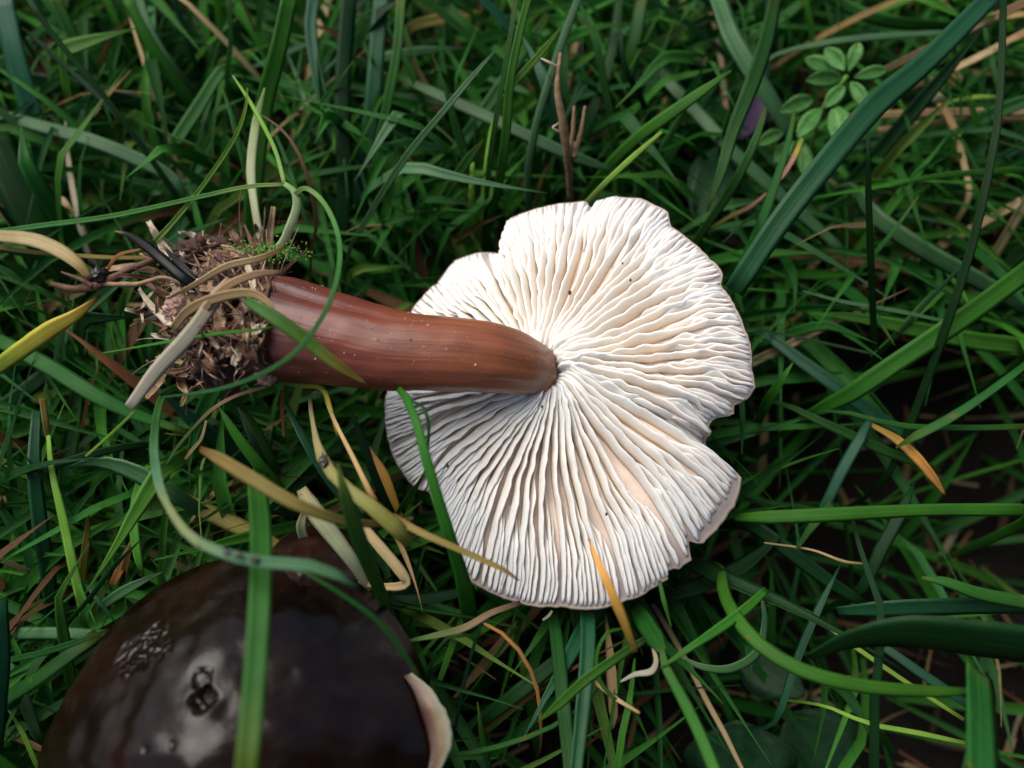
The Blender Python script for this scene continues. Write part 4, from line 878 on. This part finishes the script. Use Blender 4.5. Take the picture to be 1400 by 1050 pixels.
B('dim blade crossing from the torn edge to the knotted dry stalk', 'dark', [(1020, 715, 0.5), (1080, 755, 0.8), (1140, 800, 0.9), (1185, 828, 0.8)], [20, 22, 20, 12])
B('dull slanting blade beyond the dark upright stalk', 'dark', [(1178, 805, 1.0), (1205, 750, 1.4), (1232, 700, 1.5), (1250, 660, 1.4)], 18)
B('olive green blade curving in above the very broad dark blade', 'green', [(1410, 825, 2.0), (1340, 812, 2.2), (1290, 795, 2.2), (1260, 790, 2)], [20, 18, 14, 4], root=False)
# -- bottom middle
B('veined green blade standing straight below the lower rim', 'green', [(782, 1065, 2.4), (771, 970, 2.2), (764, 900, 1.8), (756, 835, 1.2), (750, 800, 0.8)], [19, 20, 19, 15, 8], root=False, tip=False, roll=0.0, twist=0.0)
B('blue-green folded blade beside the veined straight blade', 'teal', [(786, 1065, 2.6), (796, 970, 2.5), (803, 890, 2.1), (803, 832, 1.6), (802, 790, 1.2)], [16, 20, 21, 20, 16], root=False, tip=False, fold=0.35, roll=0.1)
B('amber yellow blade with a dark pin tip lying over the lower gills', 'amber', [(868, 892, 3.6), (860, 868, 4.2), (845, 830, 4.7), (826, 787, 4.9), (813, 757, 4.8), (805, 737, 4.6)], [8, 10, 13, 12, 7, 2], root=False, roll=0.0, twist=0.0)
B('wide jointed stalk running down from the lower rim', 'green', [(866, 826, 1.4), (882, 852, 2.0), (897, 875, 2.4), (906, 890, 2.6)], [20, 26, 24, 12], root=False, tip=False, name='jointed_stalk', cat='grass stalk')
B('bright lower leg of the jointed stalk below its pale node', 'bright', [(905, 886, 2.6), (911, 912, 2.8), (936, 960, 3.0), (958, 1006, 3.2), (982, 1065, 3.4)], [8, 14, 17, 18, 18], root=False, tip=False, name='jointed_stalk', cat='grass stalk')
B('curved blade sprouting from the node of the jointed stalk', 'bright', [(903, 913, 2.8), (940, 888, 3.0), (985, 858, 2.9), (1020, 832, 2.6), (1048, 806, 2.2)], [3, 9, 14, 14, 10], root=False, tip=False)
B('faded blade drooping from the jointed stalk into the dark', 'pale', [(925, 895, 1.4), (960, 912, 1.6), (1000, 914, 1.6), (1035, 892, 1.5), (1046, 850, 1.3), (1042, 815, 1.1)], [3, 9, 12, 13, 10, 6], root=False)
B('dark green blade slanting behind the veined straight blade', 'dark', [(655, 992, 1.0), (690, 962, 1.5), (730, 930, 1.7), (775, 893, 1.6), (798, 876, 1.4)], [10, 20, 22, 17, 8])
B('light green blade slanting across the blue-green folded blade', 'bright', [(882, 874, 3.0), (845, 898, 3.2), (800, 930, 3.2), (765, 962, 3.0), (735, 987, 2.8)], [10, 13, 14, 13, 2], root=False)
B('long thin blade lying low across the feet of the straight blades', 'green', [(815, 945, 1.6), (770, 985, 2.0), (710, 1012, 2.2), (640, 1030, 2.2), (570, 1036, 2.1)], [4, 6, 7, 7, 5])
B('half dead blade, green at one end and brown at the other, below the rim', 'browntip', [(712, 824, 2.4), (672, 838, 2.6), (636, 858, 2.7), (600, 868, 2.7), (543, 879, 2.6)], [7, 9, 10, 9, 2], root=False)
B('orange wiry dead stalk arching below the half dead blade', 'rust', [(740, 1010, 1.4), (736, 950, 2.0), (720, 905, 2.4), (692, 870, 2.6), (656, 849, 2.6)], [4, 5, 5, 5, 3], name='withered_stalk', cat='dry stalk')
B('thin green hoop beside the pale lifted margin', 'green', [(586, 930, 1.8), (594, 892, 2.2), (612, 872, 2.4), (640, 868, 2.3), (660, 880, 2)], [4, 5, 5, 4, 3])
B('faint thin upright blade near the thin green hoop', 'teal', [(622, 1000, 0.6), (635, 930, 1.4), (650, 875, 1.8), (658, 850, 1.8)], [5, 6, 5, 2])
B('small spear blade with brown blotches near the dark cap margin', 'green', [(672, 1065, 1.2), (660, 1010, 1.8), (653, 960, 2.0)], [14, 12, 2])
B('green ring-shaped curl around the foot of the amber blade', 'bright', [(842, 958, 2.4), (820, 930, 2.6), (816, 895, 2.8), (830, 866, 2.9), (852, 859, 2.8)], [6, 6, 5, 5, 4], root=False)
B('two-edged bright blade below the foot of the amber blade', 'bright', [(842, 1065, 2.2), (850, 1010, 2.3), (862, 955, 2.3), (868, 900, 2)], [10, 10, 9, 3], fold=0.4)
B('twisted pale scrap of dead grass beside the jointed stalk', 'grey', [(848, 932, 2.4), (868, 922, 2.6), (890, 918, 2.7), (897, 905, 2.6), (893, 885, 2.4)], [3, 7, 9, 7, 5], root=False, name='dry_grass_blade', cat='dry blade')
B('thin tan straw under the ring-shaped curl', 'straw', [(812, 932, 2.2), (842, 955, 2.4), (875, 975, 2.4)], [5, 6, 4], root=False, name='dry_grass_blade', cat='dry blade')
B('small white hooked hair just under the lower rim', 'cream', [(742, 848, 2.4), (750, 842, 2.5), (755, 835, 2.5)], [3, 4, 3], root=False, name='dry_grass_blade', cat='dry blade')
B('slim blade hanging from the lower rim beside the jointed stalk', 'bright', [(902, 795, 2.4), (908, 822, 2.5), (918, 859, 2.3)], [6, 7, 2], root=False)
B('brown dead strip standing behind the ring-shaped curl', 'tan', [(838, 985, 0.6), (835, 910, 1.0), (828, 840, 1)], 16, name='dry_grass_blade', cat='dry blade')
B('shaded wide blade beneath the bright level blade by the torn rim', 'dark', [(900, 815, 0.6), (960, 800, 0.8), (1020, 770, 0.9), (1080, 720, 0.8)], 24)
B('long stalk behind the emerald sickle blade, straight and dim', 'teal', [(1060, 985, 0.6), (1090, 900, 1.0), (1120, 830, 1.2), (1150, 770, 1.2)], 12)

# -- the seedling with a white sheath rooted in the torn base
sd_ = empty('seedling', P(372, 345, 0.034), 'grass seedling with a white sheath growing from the torn stem base', 'seedling')
def part_blade(name, mat, pts, w, parent, **kw):
    return link(name, mesh(name, *blade_geo(pts, w, root=False, **kw)), M[mat], parent)
part_blade('sheath', 'pith', [(362, 350, 3.6), (385, 334, 4.0), (398, 306, 4.4), (406, 280, 4.6), (402, 262, 4.7), (388, 251, 4.7)], [8, 12, 12, 12, 10, 7], sd_, fold=-0.15, roll=0.0, twist=0.0, tip=False)
part_blade('leaf_blade', 'seedling', [(389, 252, 4.7), (340, 255, 4.6), (270, 270, 4.2), (150, 296, 3.6), (60, 308, 3.2), (-10, 318, 3.0)], [5, 6, 6, 7, 7, 7], sd_, tip=False, n=28)
part_blade('leaf_blade', 'seedling', [(404, 266, 4.7), (416, 257, 4.8), (440, 274, 5.2), (459, 310, 5.6), (465, 350, 5.9), (455, 402, 6.1), (430, 450, 6.1), (398, 487, 6.0), (345, 517, 5.7), (290, 534, 5.3), (222, 543, 4.8)], [8, 7, 7, 7, 7, 7, 7, 7, 6, 5, 2], sd_, n=48)

# -- burnt marks on two blades are scabs stuck to them
def scab(label, cx, cy, h, rx, ry, seed):
    tag(link('mould_patch', mesh('mould_patch', *lump(cx, cy, h, rx, ry, 2.0, 0.7, seed, (10, 14))), M['crumb']), label, 'mould patch')
for q, (x, y) in enumerate(((311, 757), (327, 760), (348, 765))):
    scab(('smallest', 'middle', 'largest')[q] + ' of three black mould spots on the pale teal blade', x, y, 0.0634, 4.5 + q * 0.8, 3.4 + q * 0.5, 61 + q)
scab('black burnt patch stuck on the yellowing blade with a torn square end', 442, 630, 0.0455, 6, 9, 31)

# -- dead twig with side branches
tw = empty('dead_twig', P(778, 272, 0.012), 'upright dead brown twig with stubby side branches behind the cap', 'twig')
def twig_part(name, pts, r, parent, mat='fibre1', seed=1):
    q = catmull([P(x, y, h * 0.01) for x, y, h in pts], 14)
    return link(name, mesh(name, *tube(q, [lerp_list(r, i / 14) * pxm(q[i]) for i in range(15)], 7, 0.35, seed)), M[mat], parent)
mst = twig_part('main_stem', [(780, 275, 1.4), (777, 225, 2.6), (770, 172, 3.6), (762, 122, 4.2), (766, 72, 4.6)], [3.5, 5, 6, 5, 2], tw, 'fibre1', 3)
twig_part('side_branch', [(763, 92, 4.4), (752, 86, 4.5), (738, 79, 4.5)], [2, 2, 1.2], mst, 'fibre3', 5)
twig_part('side_branch', [(779, 215, 2.8), (783, 180, 3.2), (785, 145, 3.5)], [3.5, 3, 2], mst, 'fibre1', 7)
twig_part('side_branch', [(781, 222, 2.6), (792, 190, 3.0), (800, 145, 3.4)], [4, 3.2, 1.8], mst, 'fibre1', 9)
twig_part('side_branch', [(770, 182, 3.4), (756, 175, 3.6), (764, 168, 3.6)], [2, 1.8, 1.2], mst, 'fibre3', 11)
link('husk_flake', mesh('husk_flake', *lump(783, 205, 0.028, 7, 14, 6, 0.7, 40, (12, 14))), M['fibre1'], mst)

# -- brown twig and crumbs left of the base
t2 = empty('dead_twig', P(75, 390, 0.03), 'dark brown gnarled twig sticking out beyond the black husk', 'twig')
m2 = twig_part('main_stem', [(215, 353, 3.8), (178, 368, 3.6), (142, 387, 3.4), (104, 395, 3.2), (70, 388, 3.1)], [4, 5, 7, 6, 3], t2, 'fibre2', 13)
twig_part('side_branch', [(140, 388, 3.4), (190, 388, 3.8), (224, 379, 4.0), (248, 388, 4.1)], [4, 3.5, 3, 2], m2, 'fibre1', 15)
twig_part('side_branch', [(128, 392, 3.4), (110, 382, 3.5), (84, 372, 3.5)], [4, 3, 1.5], m2, 'fibre2', 17)
for (vs, fs), where in zip(SPECKS, ('biggest black speck lying on the gills beside the stem end', 'tiny dark speck on the gills just under the stem end', 'tiny dark speck on the smooth upper gills', 'dark speck on the gills beside the green blade in front of them', 'tiny brown speck on the gills above the amber blade', 'tiniest dark speck on the gills below the notched rim')):
    tag(link('dirt_speck', mesh('dirt_speck', vs, fs), M['crumb']), where, 'dirt speck')
def crumb(label, cx, cy, h, rx, ry, rz, seed): tag(link('soil_crumb', mesh('soil_crumb', *lump(cx, cy, h, rx, ry, rz, 0.8, seed, (16, 20))), M['crumb']), label, 'soil crumb')
crumb('shiny black soil crumb caught on the dark brown gnarled twig', 136, 376, 0.0355, 10, 10, 9, 51)
crumb('large dark soil crumb wedged in the torn stem base', 322, 425, 0.0455, 18, 14, 9, 55)
crumb('small dark soil crumb under the fibres of the torn base', 300, 480, 0.0425, 14, 14, 9, 57)

# -- moss sprig on the torn base
ms = empty('moss_sprig', P(365, 345, 0.034), 'tiny green moss sprig clinging to the top of the torn base', 'moss')
rm = random.Random(3); mb = Bag()
for k in range(330):
    x, y = rm.gauss(362, 24), rm.gauss(344, 7); h = 3.9 + rm.uniform(0, 0.5) - abs(x - 355) * 0.008
    a = rm.uniform(0, 6.28); L = rm.uniform(3, 7); q = [P(x, y, h * 0.01), P(x + math.cos(a) * L * 0.5, y + math.sin(a) * L * 0.5, h * 0.01 + 0.0004), P(x + math.cos(a) * L, y + math.sin(a) * L, h * 0.01 + rm.uniform(-.0003, .0008))]
    mb.add(ribbon(catmull(q, 3), [0.0001, 0.0003, 0.00025, 0.00004], [Vector((rm.uniform(-.6, .6), rm.uniform(-.6, .6), 1))] * 4, 0.00005))
tag(mb.build('leaflets', M['moss'], ms), kind='stuff')

# ================================================================ HERB AND BROAD LEAVES
def leaf_geo(b, t, wpx, cup=0.25, bend=0.0, n=9, toothed=0.0, wmax=0.5):
    pb, pt = P(*b[:2], b[2] * 0.01), P(*t[:2], t[2] * 0.01); L = (pt - pb).length
    path = [pb.lerp(pt, i / n) + Vector((0, 0, bend * L * math.sin(math.pi * i / n))) for i in range(n + 1)]
    ws = [wpx * pxm(pb) * max(0.04, (math.sin(math.pi * (i / n) ** (math.log(0.5) / math.log(wmax))) ** 0.75)) * (1 + toothed * (1 if i % 2 else -1)) for i in range(n + 1)]
    return ribbon(path, ws, [(CAM - p).normalized() for p in path], 0.00025, cup)
hb = empty('herb', P(1120, 160, 0.004), 'little herb with whorls of small oval pointed leaves among the grass', 'herb')
for b, t, wp in (((1160, 98, 2.6), (1175, 58, 2.9), 21), ((1167, 106, 2.6), (1214, 96, 2.7), 20), ((1163, 112, 2.5), (1186, 154, 2.4), 22), ((1155, 96, 2.5), (1128, 66, 2.5), 24),
                 ((1152, 108, 2.6), (1102, 110, 2.8), 27), ((1140, 98, 2.3), (1100, 80, 2.3), 26), ((1112, 136, 2.3), (1066, 153, 2.3), 25), ((1124, 148, 2.4), (1090, 188, 2.4), 26),
                 ((1141, 146, 2.5), (1149, 206, 2.5), 32), ((1155, 118, 2.7), (1127, 147, 2.5), 24), ((1072, 181, 1.7), (1036, 198, 1.7), 20), ((1100, 196, 1.7), (1102, 244, 1.6), 24), ((1085, 192, 1.5), (1058, 222, 1.4), 22)):
    link('leaf', mesh('leaf', *leaf_geo(b, t, wp * rb.uniform(0.85, 1.1), rb.uniform(0.1, 0.3), rb.uniform(0.0, 0.16), 17, 0.05, rb.uniform(0.45, 0.58))), M['herb'], hb)
q = catmull([P(1105, 230, 0.0), P(1112, 190, 0.013), P(1128, 142, 0.023), P(1158, 104, 0.026)], 12)
link('stalk', mesh('stalk', *tube(q, [0.0005] * 13, 6)), M['moss'], hb)
def broadleaf(label, b, t, wp, mat='broad', **kw):
    g = leaf_geo(b, t, wp, 0.08, 0.06, 14, **kw); o0 = g[0][0].copy()
    o = link('broad_leaf', mesh('broad_leaf', [v - o0 for v in g[0]], g[1], g[2]), M[mat]); o.location = o0
    tag(o, label, 'leaf')
broadleaf('round dark leaf with a pale midrib below the jointed stalk', (1012, 1085, -2.2), (1008, 985, -1.5), 150)
broadleaf('dark leaf half lost in shade next to the round dark leaf', (1150, 1075, -2.6), (1080, 975, -2.2), 140)
broadleaf('torn dark leaf with a pale broken edge under the faded drooping blade', (1010, 895, -1.6), (1100, 952, -1.2), 70, wmax=0.42)
broadleaf('small shaded heart-shaped leaf hidden behind the dark tipped blade', (1000, 200, 0.5), (950, 300, 0.9), 70)
broadleaf('purple withered leaf behind the hanging point down blade', (1010, 190, 0.6), (1045, 130, 1.0), 46, 'purple')

# ================================================================ THE REST OF THE SWARD
MASK = [OUT, [(372, 372), (480, 402), (545, 422), (650, 432), (760, 470), (760, 545), (600, 542), (500, 540), (372, 528)],
        [(228, 330), (390, 330), (390, 532), (228, 532)],
        [(50, 1060), (60, 985), (110, 895), (180, 825), (240, 780), (300, 760), (380, 735), (480, 740), (500, 810), (560, 880), (605, 940), (605, 1060)]]
HERB = [(1025, 50), (1225, 50), (1225, 160), (1160, 255), (1025, 255)]
def blocked(p, lim=0.010):
    if p.z < lim: return False
    x, y, _ = proj(p)
    return any(inside(m, x, y) for m in MASK)
def free_blade(rg, zmax, Lr, wr, n, dark=0.0):
    """path and widths of a blade growing somewhere in the lawn, or None where it would cross the mushrooms"""
    px, py = rg.uniform(-260, 1660), rg.uniform(-220, 1270)
    hol = hollow(px, py)
    if rg.random() < 0.91 * hol: return None   # thin growth there
    r0 = P(px, py, 0.0); r0.z = ground_z(r0.x, r0.y) - 0.001
    a = rg.uniform(0, 2 * math.pi); L = rg.uniform(*Lr); el = rg.uniform(0.35, 1.35); droop = rg.uniform(0.0, 1.3)
    p = r0.copy(); path = [p.copy()]; 
    for i in range(n):
        e = el - droop * (i / n) ** 1.3
        a += rg.uniform(-0.05, 0.05)
        p = p + Vector((math.cos(a) * math.cos(e), math.sin(a) * math.cos(e), math.sin(e))) * (L / n)
        gz = r0.z + 0.004
        if p.z < gz: p.z = gz + rg.uniform(0, 0.001)
        if p.z > zmax - 0.020 * hol: p.z = zmax - 0.020 * hol
        path.append(p.copy())
    for q in path[1:]:
        if blocked(q): return None
        if q.z > 0.006:
            x, y, _ = proj(q)
            if inside(HERB, x, y): return None
    w0 = rg.uniform(*wr)
    prof = [w0 * (0.55 + 0.45 * sstep(0, 0.3, i / n)) * (1 - sstep(0.6, 1.02, i / n)) + 0.00015 for i in range(n + 1)]
    return path, prof
PAL = (((0.020, 0.105, 0.015), 30), ((0.036, 0.150, 0.017), 22), ((0.012, 0.068, 0.012), 26), ((0.038, 0.130, 0.040), 9), ((0.08, 0.15, 0.028), 5), ((0.26, 0.19, 0.09), 3), ((0.10, 0.05, 0.025), 5))
def pick(rg):
    k = rg.uniform(0, sum(w for _, w in PAL))
    for c, w_ in PAL:
        k -= w_
        if k <= 0: break
    f = rg.uniform(0.85, 1.5); return (c[0] * f * rg.uniform(.85, 1.15), c[1] * f, c[2] * f * rg.uniform(.85, 1.15))
# individual blades, the larger ones filling the gaps between those traced above
LM = [('the little herb', 1125, 140), ('the dead twig', 775, 170), ('the seedling sheath', 405, 270), ('the black husk', 215, 345), ('the grey dry blade', 215, 510), ('the dark chocolate cap', 250, 900),
      ('the pale lifted margin', 600, 970), ('the notched upper rim', 840, 255), ('the torn cap edge', 1010, 660), ('the great blue-green blade', 1130, 220), ('the emerald sickle blade', 1100, 920), ('the jointed stalk', 905, 890),
      ('the sweeping diagonal blade', 1260, 470), ('the tan dry stalks', 1330, 120), ('the straw blade', 50, 330), ('the pale cupped blade', 170, 640), ('the needle blade', 600, 160), ('the bunched three blades', 690, 130),
      ('the broad bright blade pair', 220, 80), ('the veined straight blade', 768, 960), ('the very broad dark blade', 1300, 870), ('the orange dead leaf tip', 1255, 625), ('the mouldy stalk', 65, 590), ('the shaded side of the stem', 520, 390)]
rs = random.Random(77); made = 0; tries = 0; used = set()
COLW = (('green', 'mid green'), ('green', 'mid green'), ('bright', 'bright green'), ('bright', 'bright green'), ('dark', 'dark green'), ('teal', 'bluish green'), ('pale', 'pale green'), ('green', 'mid green'), ('bright', 'bright green'), ('dark', 'dark green'), ('teal', 'bluish green'), ('green', 'mid green'), ('dark', 'dark green'), ('green', 'mid green'), ('bright', 'bright green'), ('straw', 'dry straw-coloured'))
while made < 165 and tries < 6000:
    tries += 1
    r = free_blade(rs, 0.030, (0.045, 0.095), (0.0014, 0.0040), 14)
    if not r: continue
    path, prof = r
    m_ = path[8]; x, y, _ = proj(m_)
    if not (0 < x < 1400 and 0 < y < 1050): continue
    mt, cw = rs.choice(COLW)
    wmax = max(prof); ww = 'narrow' if wmax < 0.0023 else ('broad' if wmax > 0.0033 else 'medium')
    d = path[-1] - path[0]; flat = math.hypot(d.x, d.y); rise = max(p.z for p in path)
    sh = 'standing' if flat < 0.03 else ('arching' if rise > 0.018 and path[-1].z < rise - 0.004 else ('leaning' if rise > 0.014 else 'lying low'))
    lms = sorted(LM, key=lambda l: math.hypot(l[1] - x, l[2] - y))
    if mt in ('straw', 'tan'): prof = [q * 0.6 for q in prof]; ww = 'slim'
    Ln = 'short' if flat < 0.032 else ('long' if flat > 0.05 else '')
    lab = ' '.join(f'{Ln} {ww} {cw} {"blade" if mt in ("straw", "tan") else "grass blade"} {sh} between {lms[0][0]} and {lms[1][0]}'.split())
    if lab in used or len(lab.split()) > 16: continue
    used.add(lab)
    nn = [Vector((rs.uniform(-.5, .5), rs.uniform(-.7, .3), 1)).normalized()] * len(path)
    g = ribbon(path, prof, nn, 0.0002, rs.uniform(0.08, 0.3), rs.uniform(-1, 1)); o0 = g[0][0].copy()
    dry = mt in ('straw', 'tan'); nm = 'dry_grass_blade' if dry else 'grass_blade'
    o = link(nm, mesh(nm, [v - o0 for v in g[0]], g[1], g[2]), M[mt]); o.location = o0
    tag(o, lab, 'dry blade' if dry else 'grass blade', LAWN); made += 1
# the uncountable remainder
rs = random.Random(101); bag = Bag(); made = 0
def strip3(path, prof, nrm, fold, tw):
    n = len(path) - 1; vs = []; fs = []; uv = []
    for i, p in enumerate(path):
        t = (path[min(i + 1, n)] - path[max(i - 1, 0)]).normalized(); nn = nrm - t * nrm.dot(t)
        nn = nn.normalized() if nn.length > 1e-5 else t.orthogonal().normalized(); s = t.cross(nn)
        a = tw * i / n; s, nn = s * math.cos(a) + nn * math.sin(a), nn * math.cos(a) - s * math.sin(a)
        hw = prof[i] / 2
        vs += [p - s * hw + nn * hw * fold, p - nn * hw * fold, p + s * hw + nn * hw * fold]; uv += [(0, i / n), (0.5, i / n), (1, i / n)]
    for i in range(n):
        a = i * 3; fs += [(a, a + 1, a + 4, a + 3), (a + 1, a + 2, a + 5, a + 4)]
    return vs, fs, uv
tries = 0
while made < 3800 and tries < 50000:
    tries += 1
    low = made % 3
    r = free_blade(rs, (0.010, 0.018, 0.022)[low], (0.03, 0.09), (0.0007, 0.0029), 8)
    if not r: continue
    bag.add(strip3(r[0], r[1], Vector((rs.uniform(-.7, .7), rs.uniform(-.7, .7), 1)).normalized(), rs.uniform(0.1, 0.5), rs.uniform(-1.2, 1.2)), pick(rs)); made += 1
tag(bag.build('lawn_grass', M['sward']), 'dense tangled green grass of the lawn', 'grass', kind='stuff')
bag = Bag()
for k in range(1500):                                        # dead thatch on the soil
    px, py = rs.uniform(-200, 1600), rs.uniform(-200, 1250)
    if rs.random() < 0.75 * hollow(px, py): continue
    p = P(px, py, 0.0); a = rs.uniform(0, 6.28); L = rs.uniform(0.006, 0.03); p.z = ground_z(p.x, p.y) + rs.uniform(0.001, 0.006)
    d = Vector((math.cos(a), math.sin(a), rs.uniform(-.05, .15))); s = d.cross(Vector((0, 0, 1))) * rs.uniform(-0.3, 0.3)
    path = [p + d * (L * i / 4) + s * L * (i / 4) ** 2 for i in range(5)]
    c = rs.choice(((0.30, 0.20, 0.10), (0.15, 0.085, 0.045), (0.08, 0.045, 0.025), (0.22, 0.19, 0.13), (0.05, 0.03, 0.02))); 
    bag.add(strip3(path, [rs.uniform(0.0005, 0.002)] * 4 + [0.0003], Vector((rs.uniform(-.5, .5), rs.uniform(-.5, .5), 1)), 0.2, rs.uniform(-1, 1)), c)
tag(bag.build('thatch', M['sward']), 'dead brown grass litter on the soil', 'litter', kind='stuff')
